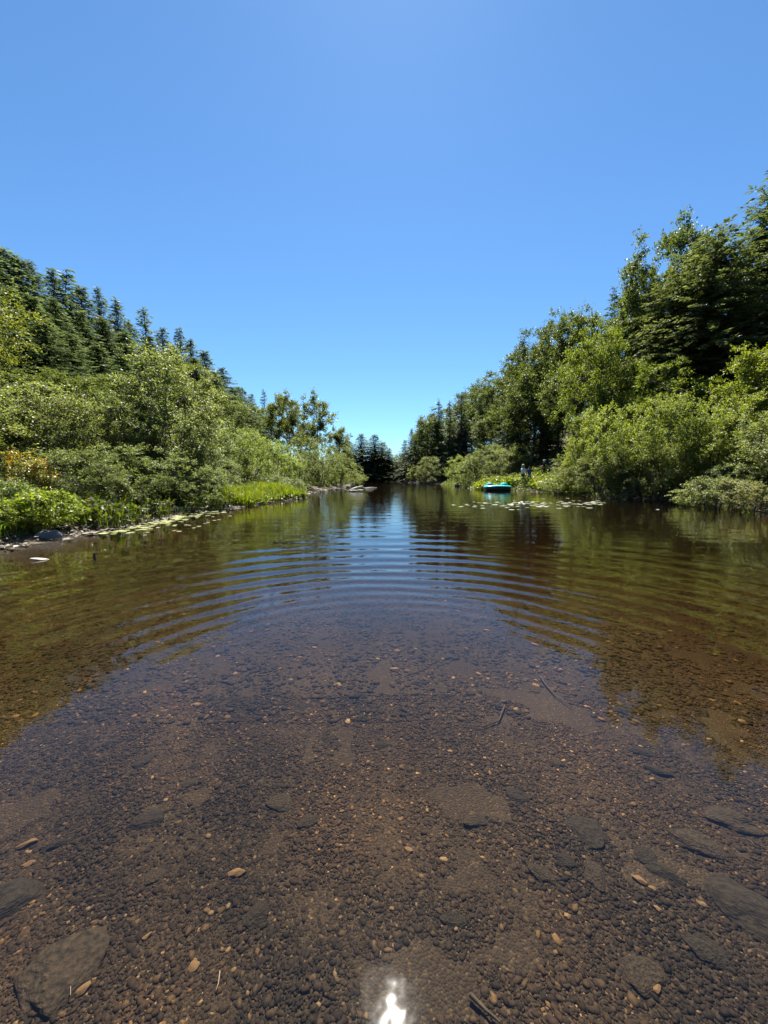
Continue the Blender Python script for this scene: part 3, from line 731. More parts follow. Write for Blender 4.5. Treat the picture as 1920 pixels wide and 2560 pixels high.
# ------------------------------------------------------------------ marsh plants and undergrowth
def bank_s(x, y):
    sl_ = np.interp(y, YLx, YLv) - x; sr_ = x - np.interp(y, YRx, YRv)
    return sl_, sr_
def blades(rng, P, h, wd, lean, segs=2):
    """upright grass-like blades, each a bent two-segment strip ending in a point"""
    n = len(P)
    a = rng.uniform(0, 2 * math.pi, n); dirn = np.stack([np.cos(a), np.sin(a), 0 * a], 1)
    b = a + rng.uniform(-1.2, 1.2, n) + math.pi / 2; W = np.stack([np.cos(b), np.sin(b), 0 * b], 1) * wd[:, None] * .5
    up = np.array([0, 0, 1.0])
    m = P + up * (h * .6)[:, None] + dirn * (lean * h * .25)[:, None]
    t = P + up * (h)[:, None] * (1 - .25 * lean[:, None]) + dirn * (lean * h * .8)[:, None]
    q1 = np.stack([P - W * .6, P + W * .6, m + W, m - W], 1)
    q2 = np.stack([m - W, m + W, t + W * .12, t - W * .12], 1)
    # weld the strips into one island each
    V = np.stack([P - W * .6, P + W * .6, m + W, m - W, t + W * .12, t - W * .12], 1).reshape(-1, 3)
    base = np.arange(n)[:, None] * 6
    Fq = np.concatenate([base + np.array([[0, 1, 2, 3]]), base + np.array([[3, 2, 4, 5]])], 0)
    return V, Fq
def arrow_leaves(rng, P, h, size):
    """a stalk and one spear-shaped leaf held up at an angle, in one island"""
    n = len(P)
    a = rng.uniform(0, 2 * math.pi, n); out_ = np.stack([np.cos(a), np.sin(a), 0 * a], 1)
    W0 = np.stack([-np.sin(a), np.cos(a), 0 * a], 1)
    up = np.array([0, 0, 1.0])
    top = P + up * h[:, None] + out_ * (h * rng.uniform(.05, .35, n))[:, None]
    tilt = rng.uniform(-.3, 1.3, n)
    d = out_ * np.cos(tilt)[:, None] + up * np.sin(tilt)[:, None]
    W = unit(W0 + rng.normal(0, .4, (n, 3))) 
    s = size[:, None]
    b0 = top - W * s * .02; b1 = top + W * s * .02
    m0 = top + d * s * .3 - W * s * .27; m1 = top + d * s * .3 + W * s * .27
    k0 = top + d * s * .7 - W * s * .16; k1 = top + d * s * .7 + W * s * .16
    t0 = top + d * s
    w0 = .006
    V = np.stack([P - W0 * w0, P + W0 * w0, b1, b0, m1, m0, k1, k0, t0 + W * s * .01, t0 - W * s * .01], 1).reshape(-1, 3)
    base = np.arange(n)[:, None] * 10
    Fq = np.concatenate([base + np.array([[0, 1, 2, 3]]), base + np.array([[3, 2, 4, 5]]), base + np.array([[5, 4, 6, 7]]), base + np.array([[7, 6, 8, 9]])], 0)
    return V, Fq
def scatter(rng, n, x0, x1, y0, y1, ok):
    out_ = []
    tot = 0
    while tot < n:
        x = rng.uniform(x0, x1, n); y = rng.uniform(y0, y1, n)
        k = ok(x, y)
        out_.append(np.stack([x[k], y[k]], 1)); tot += int(k.sum())
    P = np.concatenate(out_)[:n]
    z = np.maximum(terrain(P[:, 0], P[:, 1]), -.06)
    return np.column_stack([P, z])

rng = np.random.default_rng(5)
# left arrow-leaved plants
def okL(a, b, ya, yb, s=1.0):
    def f(x, y):
        sl_, sr_ = bank_s(x, y)
        e = sstep((y - ya) / 1.2) * sstep((yb - y) / 1.2)
        return (sl_ > a) & (sl_ < b * (.4 + .6 * e)) & (vnoise(x, y, .5, 11) > .25)
    return f
P = scatter(rng, 2600, -9.5, -5.2, 8.4, 14.6, okL(-.15, 1.5, 8.4, 14.6))
V, Fq = arrow_leaves(rng, P, rng.uniform(.1, .5, len(P)), rng.uniform(.09, .17, len(P)))
o = obj("pickerelweed", mesh_np("pickerelweed", V, Fq, M_BLADE)); o.color = (.45, .45, .45, 1)
tag(o, "patch of arrow leaved marsh plants behind the lily pads on the left", "marsh plants", None, 'stuff')
# left rushes
P = scatter(rng, 9000, -9.5, -3.4, 15.4, 22.8, okL(-.1, 2.2, 15.4, 23.0))
V, Fq = blades(rng, P, rng.uniform(.25, .75, len(P)), rng.uniform(.012, .03, len(P)), rng.uniform(.1, .9, len(P)))
o = obj("rushes", mesh_np("rushes", V, Fq, M_BLADE)); o.color = (1.15, 1.1, .8, 1)
tag(o, "bright yellow green rushes at the water on the left bank", "rushes", None, 'stuff')
P = scatter(rng, 1500, -9.5, -3.4, 15.6, 22.8, okL(-.2, .8, 15.4, 23.0))
V, Fq = arrow_leaves(rng, P, rng.uniform(.05, .3, len(P)), rng.uniform(.12, .2, len(P)))
o = obj("marsh_plants", mesh_np("marsh_plants", V, Fq, M_BLADE)); o.color = (1.1, 1.05, .8, 1)
tag(o, "low broad marsh leaves in front of the bright rushes", "marsh plants", None, 'stuff')
# near grass tufts by the bright bush
P = scatter(rng, 1500, -8.2, -6.0, 6.2, 9.6, okL(.25, 1.8, 5.6, 10))
V, Fq = blades(rng, P, rng.uniform(.15, .55, len(P)), rng.uniform(.008, .018, len(P)), rng.uniform(.3, 1.2, len(P)))
o = obj("grass", mesh_np("grass", V, Fq, M_BLADE)); o.color = (.9, .95, .7, 1)
tag(o, "long thin grass beside the bright bush on the left bank", "grass", None, 'stuff')
# right marsh patch around the boat and below the people
def okR(x, y):
    c = ((x - 11.9) / 3.3) ** 2 + ((y - 36.5) / 3.2) ** 2 < 1
    xr = np.interp(y, YRx, YRv)
    d = (y > 24.5) & (y < 36) & (x > xr - .55) & (x < xr + 1.9)
    boat = (x < 12.3) & (y < 34.2)
    return (c | d) & ~boat & (vnoise(x, y, .6, 4) > .12)
P = scatter(rng, 9000, 8.2, 16, 24.5, 40, okR)
V, Fq = arrow_leaves(rng, P, rng.uniform(.2, .62, len(P)), rng.uniform(.14, .26, len(P)))
o = obj("pickerelweed", mesh_np("pickerelweed_right", V, Fq, M_BLADE)); o.color = (1.25, 1.15, .95, 1)
tag(o, "yellow green broad leaved marsh plants around the pedal boat", "marsh plants", None, 'stuff')

# leafy undergrowth on both banks
def under(nm, side, n, y0, y1, x0, x1, s0, s1, tint, label, hmax=.75):
    def ok(x, y):
        sl_, sr_ = bank_s(x, y); s = sl_ if side < 0 else sr_
        return (s > s0) & (s < s1) & (vnoise(x, y, .9, 8) > .3 - .25 * sstep((s - 1) / 2))
    P = scatter(rng, n, x0, x1, y0, y1, ok)
    sl_, sr_ = bank_s(P[:, 0], P[:, 1]); s = sl_ if side < 0 else sr_
    P[:, 2] += rng.uniform(.02, 1, n) * hmax * (.25 + .75 * sstep((s - s0) / 1.2)) * (.35 + vnoise(P[:, 0], P[:, 1], .7, 21))
    D = rng.normal(0, 1, (n, 3)); Nn = np.array([0, 0, .3]) + rng.normal(0, .7, (n, 3))
    sz = rng.uniform(.05, .12, n) * (1 + P[:, 1] / 50)
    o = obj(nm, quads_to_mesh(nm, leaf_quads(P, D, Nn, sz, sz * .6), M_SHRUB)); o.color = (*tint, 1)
    tag(o, label, "undergrowth", None, 'stuff')
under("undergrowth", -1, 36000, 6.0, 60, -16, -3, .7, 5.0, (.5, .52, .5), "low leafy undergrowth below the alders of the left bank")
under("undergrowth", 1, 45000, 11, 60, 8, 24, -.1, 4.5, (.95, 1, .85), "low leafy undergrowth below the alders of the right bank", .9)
# forest floor plants on the slopes
def slope_cover(side, n, label):
    y = rng.uniform(4, 118, n); s = rng.uniform(3.5, 32, n)
    x = np.where(side < 0, np.interp(y, YLx, YLv) - s, np.interp(y, YRx, YRv) + s)
    P = np.column_stack([x, y, terrain(x, y) + rng.uniform(0, .9, n)])
    D = rng.normal(0, 1, (n, 3)); Nn = np.array([0, 0, .9]) + rng.normal(0, .5, (n, 3)); sz = rng.uniform(.18, .4, n)
    o = obj("undergrowth", quads_to_mesh("slope_cover", leaf_quads(P, D, Nn, sz, sz * .6), M_BROAD)); o.color = (.8, .85, .8, 1)
    tag(o, label, "undergrowth", None, 'stuff')
slope_cover(-1, 30000, "ferns and saplings on the forest floor of the left slope")
slope_cover(1, 30000, "ferns and saplings on the forest floor of the right slope")

# pale litter of twigs and dry leaves along the water's edge
M_LITTER = leaf_mat("dry_litter", [(0, (.06, .05, .035)), (.5, (.16, .135, .10)), (1, (.36, .32, .26))], .1, (1, 1, 1), rough=.8)
def litter(side, n, y0, y1, x0, x1, label, lo=-.28, hi=.75):
    def ok(x, y):
        z = terrain(x, y)
        sl_, sr_ = bank_s(x, y); s = sl_ if side < 0 else sr_
        return (z > -.03) & (s > lo) & (s < hi) & (vnoise(x, y, .5, 31) > .3)
    P = scatter(rng, n, x0, x1, y0, y1, ok)
    P[:, 2] = np.maximum(P[:, 2], 0) + rng.uniform(.004, .03, n)
    a = rng.uniform(0, 6.28, n); D = np.stack([np.cos(a), np.sin(a), rng.normal(0, .12, n)], 1)
    Nn = np.array([0, 0, 1.0]) + rng.normal(0, .2, (n, 3)); sz = rng.uniform(.03, .16, n) * (1 + P[:, 1] / 40)
    o = obj("litter", quads_to_mesh("litter", leaf_quads(P, D, Nn, sz, sz * rng.uniform(.08, .6, n)), M_LITTER))
    tag(o, label, "litter", None, 'stuff')
litter(-1, 15000, 6.2, 52, -9, -2, "pale dry leaves and twigs washed up along the left bank")
litter(1, 5000, 11, 34, 9, 16, "pale twigs and leaves washed up along the right bank")

# ------------------------------------------------------------------ lily pads
def pad_mesh(name, seed, curl):
    r_ = random.Random(seed)
    bm = bmesh.new()
    c = bm.verts.new((0, 0, 0)); rim = []
    n = 16
    for i in range(n + 1):
        a = .16 + (2 * math.pi - .32) * i / n
        rr = 1 + r_.uniform(-.06, .06)
        x, y = math.cos(a) * rr, math.sin(a) * rr * .86
        z = curl * max(0, y + .1) ** 2 * .9 + r_.uniform(-.01, .02)
        rim.append(bm.verts.new((x, y, z)))
    for i in range(n): bm.faces.new((c, rim[i], rim[i + 1]))
    me = bpy.data.meshes.new(name); bm.to_mesh(me); bm.free(); me.materials.append(M_PAD)
    return me
M_PAD = leaf_mat("lily_pad", [(0, (.5, .5, .5)), (1, (.6, .6, .6))], .15, (.8, 1, .4), rough=.55, spec=.6)
pads = [pad_mesh("lily_pad", 1, 0), pad_mesh("lily_pad", 2, .03), pad_mesh("lily_pad", 3, .06)]
padc = pad_mesh("lily_pad", 4, .4)
rp = random.Random(12)
def add_pad(x, y, r_, tint, curl, label, group):
    o = obj("lily_pad", padc if curl else rp.choice(pads))
    o.location = (x, y, .006 + rp.uniform(0, .006)); o.rotation_euler = (rp.uniform(-.03, .03), rp.uniform(-.03, .03), rp.uniform(0, 6.28))
    o.scale = (r_, r_, r_); o.color = (*tint, 1)
    tag(o, label, "lily pad", group)
n = 0
while n < 170:
    y = rp.uniform(8.0, 13.5); s = abs(rp.gauss(.15, .38)); x = float(np.interp(y, YLx, YLv)) + s
    if tz(x, y) > -.015: continue
    k = rp.uniform(.7, 1.2)
    add_pad(x, y, rp.uniform(.05, .1), (.40 * k, .42 * k, .13 * k), False, "yellow green lily pad lying flat among many at the left water edge", "flat lily pads at the left water edge"); n += 1
for i in range(26):
    y = rp.uniform(7.8, 12); x = float(np.interp(y, YLx, YLv)) + rp.uniform(.7, 1.9)
    add_pad(x, y, rp.uniform(.035, .06), (.42, .40, .2), False, "small lily pad floating alone, off the left bank lily pads", "stray lily pads off the left bank")
n = 0
while n < 120:
    t_ = rp.random()
    px_ = 1165 + 345 * t_ ** .8; py_ = 1261 + rp.gauss(0, 4.2) - 4 * t_
    if rp.random() < .15: py_ += 5
    p = gnd(px_, py_)
    if tz(p.x, p.y) > -.03: continue
    curl = rp.random() < .12
    k = rp.uniform(.6, 1.2)
    tint = (.10 * k, .11 * k, .06 * k) if curl else ((.42 * k, .41 * k, .33 * k) if rp.random() < .55 else (.2 * k, .22 * k, .08 * k))
    add_pad(p.x, p.y, rp.uniform(.07, .14), tint, curl, "dark lily pad with its edge curled up, in the line right of centre" if curl else "pale shining lily pad in the line of pads right of centre",
            "curled lily pads right of centre" if curl else "flat lily pads right of centre"); n += 1
for px_, py_, lab in [(1134, 1263, "single pale lily pad at the left end, apart from the line of pads"), (1153, 1267, "second lone pale pad from the left, beside the line of pads"),
                      (1207, 1271, "pale lily pad floating in front of the line of pads")]:
    p = gnd(px_, py_); add_pad(p.x, p.y, .1, (.55, .52, .42), False, lab, None)

# ------------------------------------------------------------------ stones
M_GRANITE = simple_mat("granite", (.06, .06, .06), .85, (.17, .165, .16), 30, .4)
M_WETSTONE = simple_mat("algae_stone", (.006, .006, .006), .95, (.032, .027, .022), 5, .8, detail=12)
M_TANSTONE = simple_mat("tan_stone", (.12, .08, .045), .85, (.19, .125, .07), 20, .3)
M_BROWNSTONE = simple_mat("brown_stone", (.010, .009, .008), .95, (.055, .043, .032), 6, .8, detail=12)
def stone_mesh(name, seed, mat, jag=.28, sub=4):
    bm = bmesh.new(); bmesh.ops.create_icosphere(bm, subdivisions=sub, radius=1)
    off = Vector((seed * 3.1, seed * 1.7, 0)); r_ = random.Random(seed)
    cuts = [(Vector((r_.gauss(0, 1), r_.gauss(0, 1), r_.gauss(0, .6))).normalized(), r_.uniform(.62, .85)) for _ in range(7)]
    for v in bm.verts:
        d = v.co.normalized()
        q = d * (1 + jag * mnoise.noise(d * 1.3 + off) + .05 * mnoise.noise(d * 5 + off))
        for n_, c in cuts:
            e = q.dot(n_) - c
            if e > 0: q = q - n_ * e * .85
        v.co = q
    for f in bm.faces: f.smooth = True
    me = bpy.data.meshes.new(name); bm.to_mesh(me); bm.free(); me.materials.append(mat)
    return me
def stone(name, loc, size, rz, mat, label, cat="stone", group=None, seed=0, jag=.28):
    o = obj(name, stone_mesh(name, seed, mat, jag)); o.location = loc; o.scale = size; o.rotation_euler = (0, 0, rz)
    tag(o, label, cat, group); return o
p = gnd(119, 1351); stone("rock", (p.x - .05, p.y + .12, .03), (.24, .18, .15), .3, M_GRANITE, "rounded grey rock at the water edge below the bright bush", "rock", None, 3)
p = gnd(1151, 1216); stone("rock", (p.x, p.y, .04), (.8, .5, .33), .1, M_GRANITE, "low grey rock in the water in front of the waterside bushes, right of centre", "rock", None, 8)
for i, (x, y, r_, lab) in enumerate([(8, 1368, .07, "small pale stone at the left edge on the waterline"), (30, 1364, .05, "small pale stone, second from the left edge on the waterline"),
        (62, 1360, .05, "small pale stone midway between the left edge and the grey rock"), (80, 1357, .035, "tiny pale stone just left of the grey rock")]):
    p = gnd(x, y); stone("pebble", (p.x, p.y, .005), (r_, r_ * .8, r_ * .4), i, M_GRANITE, lab, "stone", "pale stones on the left waterline", 20 + i)
# stones on the bed: px, py (centre), half width px, aspect, rotation, material, label
bed = [
 (757, 1750, 30, .8, .2, M_WETSTONE, "round dark stone on the riverbed, farthest out of the big ones"),
 (350, 1890, 30, .7, .5, M_WETSTONE, "dark oblong stone on the riverbed just above the large angular stone"),
 (483, 1895, 17, .8, 0, M_WETSTONE, "small dark stone right of the dark oblong stone on the riverbed"),
 (472, 1938, 24, .7, .2, M_BROWNSTONE, "brownish stone under water below the small dark stone"),
 (366, 2025, 52, .7, .55, M_WETSTONE, "large angular dark stone on the riverbed at left"),
 (140, 2088, 34, .45, .4, M_WETSTONE, "long flat dark stone beside the tan slab on the riverbed"),
 (30, 2225, 62, .8, .9, M_WETSTONE, "dark rounded stone at the left edge of the riverbed view"),
 (160, 2420, 85, .95, .3, M_BROWNSTONE, "biggest flat brown slab on the riverbed, lower left"),
 (385, 2170, 34, .7, .1, M_BROWNSTONE, "dull brown stone below the large angular dark stone"),
 (700, 1985, 42, .7, .1, M_BROWNSTONE, "broad brown stone left of centre on the riverbed"),
 (770, 2035, 34, .6, .4, M_BROWNSTONE, "brown flat stone just left of the middle of the riverbed"),
 (640, 2270, 44, .7, .8, M_WETSTONE, "dim dark stone in the lower middle left of the riverbed"),
 (1297, 1990, 36, .8, 0, M_WETSTONE, "round dark stone right of centre on the riverbed"),
 (1190, 2045, 48, .45, .1, M_BROWNSTONE, "long low brown stone left of the round dark stone"),
 (1385, 1905, 28, .5, -.3, M_BROWNSTONE, "narrow dark stone above the round dark stone at right"),
 (1645, 1925, 40, .4, -.5, M_WETSTONE, "long thin dark stone at the upper right of the riverbed"),
 (1600, 1872, 38, .4, -.4, M_WETSTONE, "dark sliver of stone highest at right under the tree reflection"),
 (1470, 2085, 50, .8, -.5, M_WETSTONE, "large dark stone in the right middle of the riverbed"),
 (1415, 2155, 32, .7, -.6, M_WETSTONE, "dark stone touching the lower left of the large right middle stone"),
 (1490, 2190, 40, .7, 1.1, M_BROWNSTONE, "brown stone under the large right middle stone"),
 (1360, 2185, 40, .6, -.6, M_BROWNSTONE, "dull stone left of the brown stone in the right middle"),
 (1610, 2140, 30, .8, 0, M_WETSTONE, "dark stone between the right middle stone and the wide flat slab"),
 (1745, 2105, 62, .65, -.5, M_BROWNSTONE, "wide dark brown stone under the thin edged slab at right"),
 (1828, 2045, 68, .45, -.45, M_BROWNSTONE, "flat slab with a shadowed lower edge at the right of the riverbed"),
 (1665, 2185, 42, .5, -.7, M_WETSTONE, "slanting dark stone below the wide dark brown stone"),
 (1850, 2260, 85, .7, -.5, M_WETSTONE, "biggest dark boulder at the right edge of the riverbed"),
 (1137, 2292, 34, .7, 0, M_WETSTONE, "dark stone low in the middle of the riverbed"),
 (1600, 2430, 48, .8, .5, M_BROWNSTONE, "brown stone near the bottom right of the riverbed"),
 (1770, 2385, 44, .7, -.3, M_WETSTONE, "dark stone above right of the bottom right brown stone"),
 (950, 1850, 26, .6, .2, M_WETSTONE, "dark stone in the middle of the upper riverbed"),
 (1560, 1760, 34, .45, -.1, M_WETSTONE, "dark stone at the farthest right reach of the visible bed"),
 (1050, 1700, 30, .5, 0, M_WETSTONE, "dim stone straight ahead at the far end of the visible bed"),
]
for i, (x, y, hw, asp, rz, mat, lab) in enumerate(bed):
    p = gnd(x, y, -.31); zb = tz(p.x, p.y)
    sc = hw * (p - Vector((0, 0, CAM_H))).length / FPX * .8
    stone("submerged_stone", (p.x, p.y, zb), (sc * .82, sc * asp * .9, sc * .2), rz, mat, lab, "stone", "large stones on the riverbed", 40 + i, .4)
for i, (x, y, hw, asp, rz, lab) in enumerate([
 (61, 2087, 22, .45, .5, "tan leaf shaped stone on the riverbed near the left edge"), (69, 2137, 13, .5, .6, "small tan stone below the tan leaf shaped stone"),
 (590, 2163, 24, .45, .3, "brown tan oblong stone alone on the bed left of the middle"), (483, 2403, 14, .9, .1, "orange pebble low on the left of the riverbed"),
 (366, 2327, 10, .6, .9, "yellow oblong pebble on the left of the riverbed"), (208, 2463, 14, .7, .7, "pale yellow pebble below the biggest brown slab"),
 (1022, 2105, 13, .6, -.7, "golden tan stone just right of the middle of the riverbed"), (1001, 2026, 7, .8, 0, "small orange pebble above the golden tan stone"),
 (1600, 2205, 16, .5, -.8, "reddish tan stone among the dark stones at right"), (1640, 2470, 14, .7, .6, "tan stone beside the bottom right brown stone"),
 (1630, 2225, 8, .8, 0, "small yellow pebble below the reddish tan stone"), (855, 2010, 7, .7, .2, "small golden pebble left of the middle of the riverbed"),
 (1645, 2278, 9, .6, -.6, "yellow pebble above the lower right stones"), (1140, 2318, 6, .8, 0, "small pale pebble beside the dark stone low in the middle"),
 (980, 2260, 7, .8, .3, "small orange pebble below centre on the riverbed"), (790, 1880, 6, .7, 0, "tiny tan pebble in the upper left middle of the bed")]):
    p = gnd(x, y, -.31); zb = tz(p.x, p.y); sc = hw * (p - Vector((0, 0, CAM_H))).length / FPX * .7
    stone("submerged_pebble", (p.x, p.y, zb + .004), (sc, sc * asp, sc * .35), rz, M_TANSTONE, lab, "stone", "tan stones on the riverbed", 90 + i)

# gravel: tens of thousands of small stones
M_GRAVEL, t, N, L = newmat("gravel")
geo = N.new("ShaderNodeNewGeometry")
r = ramp(N, [(0, (.016, .014, .013)), (.5, (.031, .025, .021)), (.84, (.048, .037, .029)), (.95, (.078, .058, .040)), (.985, (.15, .11, .065)), (1, (.26, .20, .13))])
L.new(geo.outputs['Random Per Island'], r.inputs[0])
tc = N.new("ShaderNodeTexNoise"); tc.inputs['Scale'].default_value = 1.1; tc.inputs['Detail'].default_value = 4; L.new(geo.outputs['Position'], tc.inputs['Vector'])
r2 = ramp(N, [(.38, (.6, .6, .62)), (.62, (1.65, 1.42, 1.15))]); L.new(tc.outputs[0], r2.inputs[0])
mm = N.new("ShaderNodeMix"); mm.data_type = 'RGBA'; mm.blend_type = 'MULTIPLY'; mm.inputs[0].default_value = 1; L.new(r.outputs[0], mm.inputs[6]); L.new(r2.outputs[0], mm.inputs[7])
tn = N.new("ShaderNodeTexNoise"); tn.inputs['Scale'].default_value = 130; tn.inputs['Detail'].default_value = 3; L.new(geo.outputs['Position'], tn.inputs['Vector'])
r3 = ramp(N, [(.3, (.65, .65, .65)), (.7, (1.3, 1.3, 1.3))]); L.new(tn.outputs[0], r3.inputs[0])
m3 = N.new("ShaderNodeMix"); m3.data_type = 'RGBA'; m3.blend_type = 'MULTIPLY'; m3.inputs[0].default_value = 1; L.new(mm.outputs[2], m3.inputs[6]); L.new(r3.outputs[0], m3.inputs[7])
bs = N.new("ShaderNodeBsdfPrincipled"); bs.inputs['Roughness'].default_value = .85; bs.inputs['Specular IOR Level'].default_value = .2
L.new(m3.outputs[2], bs.inputs['Base Color']); out = N.new("ShaderNodeOutputMaterial"); L.new(bs.outputs[0], out.inputs[0])
bm = bmesh.new(); bmesh.ops.create_icosphere(bm, subdivisions=1, radius=1)
IV = np.array([v.co[:] for v in bm.verts]); IF = np.array([[v.index for v in f.verts] for f in bm.faces]); bm.free()
rng = np.random.default_rng(77)
def gravel(n, y0, y1, smin, smax):
    y = y0 + (y1 - y0) * rng.random(n) ** (.85 if y1 < 3 else 1.15)
    x = rng.uniform(-1, 1, n) * (.35 + 1.12 * y)
    s = np.clip(smin * np.exp(np.abs(rng.normal(0, .62, n))), smin, smax) * rng.uniform(.8, 1.2, n)
    z = terrain(x, y)
    keep = (z < -.12) & ((vnoise(x, y, .34, 51) * .6 + vnoise(x, y, .11, 52) * .4 > .30))
    x, y, s, z = x[keep], y[keep], s[keep], z[keep]; n = len(x)
    sh = np.stack([s * rng.uniform(.8, 1.5, n), s * rng.uniform(.7, 1.0, n), s * rng.uniform(.2, .42, n)], 1)
    V = IV[None] * (1 + rng.uniform(-.22, .22, (n, 12, 1))) * sh[:, None, :]
    a = rng.uniform(0, 6.28, n) ; c, s_ = np.cos(a)[:, None], np.sin(a)[:, None]
    tl = rng.normal(0, .3, n)[:, None]
    X = V[..., 0] * c - V[..., 1] * s_; Y = V[..., 0] * s_ + V[..., 1] * c; Z = V[..., 2] + X * tl * .6
    V = np.stack([X + x[:, None], Y + y[:, None], Z + (z + sh[:, 2] * .12)[:, None]], -1)
    Fa = IF[None] + (np.arange(n) * 12)[:, None, None]
    return V.reshape(-1, 3), Fa.reshape(-1, 3)
A = gravel(125000, .55, 2.6, .0032, .0135); B = gravel(50000, 2.3, 9.0, .0075, .03)
V = np.concatenate([A[0], B[0]]); Fq = np.concatenate([A[1], B[1] + len(A[0])])
o = obj("gravel", mesh_np("gravel", V, Fq, M_GRAVEL, False)); tag(o, "brown and dark gravel covering the riverbed under clear water", "gravel", None, 'stuff')

# ------------------------------------------------------------------ driftwood, log, sticks
M_PALEWOOD = simple_mat("bleached_wood", (.26, .235, .20), .85, (.50, .46, .40), 9, .5)
M_GREYWOOD = simple_mat("weathered_log", (.20, .17, .14), .85, (.42, .37, .31), 5, .5)
M_DARKWOOD = simple_mat("sunken_twig", (.035, .028, .024), .9, (.10, .085, .07), 30, .2)
def stick(name, pts, rad, mat, label, cat, group=None, k=8):
    T = Tubes(); T.add(pts, rad, k); o = obj(name, T.mesh(name, mat)); tag(o, label, cat, group); return o
c0 = gnd(892, 1229); T = Tubes()
def bit(a, b, r0_, r1_, k=6):
    a = c0 + Vector(a); b = c0 + Vector(b); m_ = (a + b) / 2 + Vector((0, 0, .03))
    T.add([a, a.lerp(m_, .1), m_, m_.lerp(b, .9), b], [r0_ * .4, r0_, (r0_ + r1_) / 2, r1_, r1_ * .3], k)
bit((-.62, -.1, .02), (.05, .2, .34), .11, .09); bit((-.55, -.15, .03), (.05, -.35, .05), .08, .09); bit((-.1, .1, .25), (.5, .25, .42), .09, .07)
bit((.0, -.1, .08), (.55, -.05, .12), .07, .05); bit((.4, .3, .35), (.65, .3, .2), .06, .05); bit((.3, -.15, .05), (.45, -.3, .1), .07, .04); bit((-.6, -.1, .02), (-1.3, .3, .25), .025, .012)
o = obj("driftwood", T.mesh("driftwood", M_PALEWOOD)); tag(o, "jumble of bleached white driftwood sticking out of the water off the left bank", "driftwood")
a = gnd(912, 1221); b = gnd(942, 1219)
stick("floating_branch", [a, (a + b) / 2 + Vector((0, 0, .05)), b], [.07, .05, .02], M_PALEWOOD, "thin pale branch floating right of the driftwood", "branch")
a = gnd(388, 1288); b = gnd(604, 1271)
pts = []; rad = []
rl = random.Random(4)
for i in range(13):
    t_ = i / 12; q = a.lerp(b, t_); pts.append(q + Vector((rl.uniform(-.04, .04), .18 * math.sin(t_ * 3.1), .05 + .05 * math.sin(t_ * 5)))); rad.append((.03 + .11 * math.sin(math.pi * min(1, t_ * 1.5 + .1))) * (1 - .65 * t_))
stick("fallen_log", pts, rad, M_GREYWOOD, "long weathered grey log lying at the left water edge", "log", None, 10)
for i, (pp, r_, lab) in enumerate([
    ([(1350, 1672), (1368, 1700), (1390, 1728), (1430, 1757)], .008, "dark curved twig lying on the bed right of centre, farther one"),
    ([(1262, 1755), (1248, 1790), (1205, 1808), (1150, 1800)], .006, "thin bent twig lying on the bed near the middle"),
    ([(186, 2370), (176, 2410), (175, 2475)], .0022, "pale thin reed stem at the left of the biggest brown slab"),
    ([(549, 2408), (545, 2440), (540, 2455)], .0018, "short pale stem on the bed in the lower left"),
    ([(1175, 2480), (1215, 2520), (1250, 2550)], .007, "dark sunken stick near the bottom right of centre")]):
    pts = []
    for x, y in pp:
        q = gnd(x, y, -.29); q.z = tz(q.x, q.y) + .016; pts.append(q)
    stick("sunken_twig", pts, [r_ * (1 - .6 * j / (len(pts) - 1)) for j in range(len(pts))], M_GREYWOOD if "pale" in lab else M_DARKWOOD, lab, "twig", None, 5)
a = gnd(76, 1403); b = gnd(112, 1398)
o = obj("driftwood_chip", stone_mesh("driftwood_chip", 61, M_PALEWOOD, .4)); o.location = (a + b) / 2 + Vector((0, 0, .01)); o.scale = (.13, .04, .022); o.rotation_euler = (0, .1, .2)
tag(o, "flat white piece of driftwood floating below the grey rock", "driftwood")
p = gnd(235, 1392); stick("stub", [p + Vector((0, 0, -.2)), p + Vector((0, .01, .03)), p + Vector((.01, .01, .05))], [.02, .02, .014], M_DARKWOOD, "small black stick end poking out of the water left of centre", "stick")
p = gnd(1643, 1274); o = obj("driftwood_chip", stone_mesh("driftwood_chip", 65, M_PALEWOOD, .4)); o.location = p; o.scale = (.07, .03, .012); tag(o, "small pale chip floating off the dark hollow of the right bank", "driftwood")

# ------------------------------------------------------------------ pedal boat
M_TEAL = simple_mat("teal_plastic", (.02, .42, .40), .35, (.03, .50, .47), 3, 0, .5)
M_HULL = simple_mat("black_hull", (.008, .008, .010), .45, (.014, .014, .016), 3, 0, .4)
def outline(t_, l, w_, e=3.2):
    c, s_ = math.cos(t_), math.sin(t_)
    return (math.copysign(abs(c) ** (2 / e), c) * l, math.copysign(abs(s_) ** (2 / e), s_) * w_)
def loft(name, rings, mat, cap=True, seg=40, bend=None, smooth=True):
    """rings: list of (half length, half width, z, exponent)"""
    bm = bmesh.new(); R__ = []
    for l, w_, z, e in rings:
        row_ = []
        for j in range(seg):
            x, y = outline(2 * math.pi * j / seg, l, w_, e)
            zz = z + (bend(x, y) if bend else 0)
            row_.append(bm.verts.new((x, y, zz)))
        R__.append(row_)
    for i in range(len(R__) - 1):
        for j in range(seg):
            bm.faces.new((R__[i][j], R__[i][(j + 1) % seg], R__[i + 1][(j + 1) % seg], R__[i + 1][j]))
    if cap:
        bm.faces.new(R__[0][::-1]); bm.faces.new(R__[-1])
    bmesh.ops.recalc_face_normals(bm, faces=bm.faces)
    for f in bm.faces: f.smooth = smooth and len(f.verts) == 4
    me = bpy.data.meshes.new(name); bm.to_mesh(me); bm.free(); me.materials.append(mat)
    return me
bp_ = gnd(1247, 1227); boat = empty("pedal_boat", (bp_.x, bp_.y + .45, 0), .05)
tag(boat, "teal pedal boat with black hull moored at the marsh plants", "pedal boat")
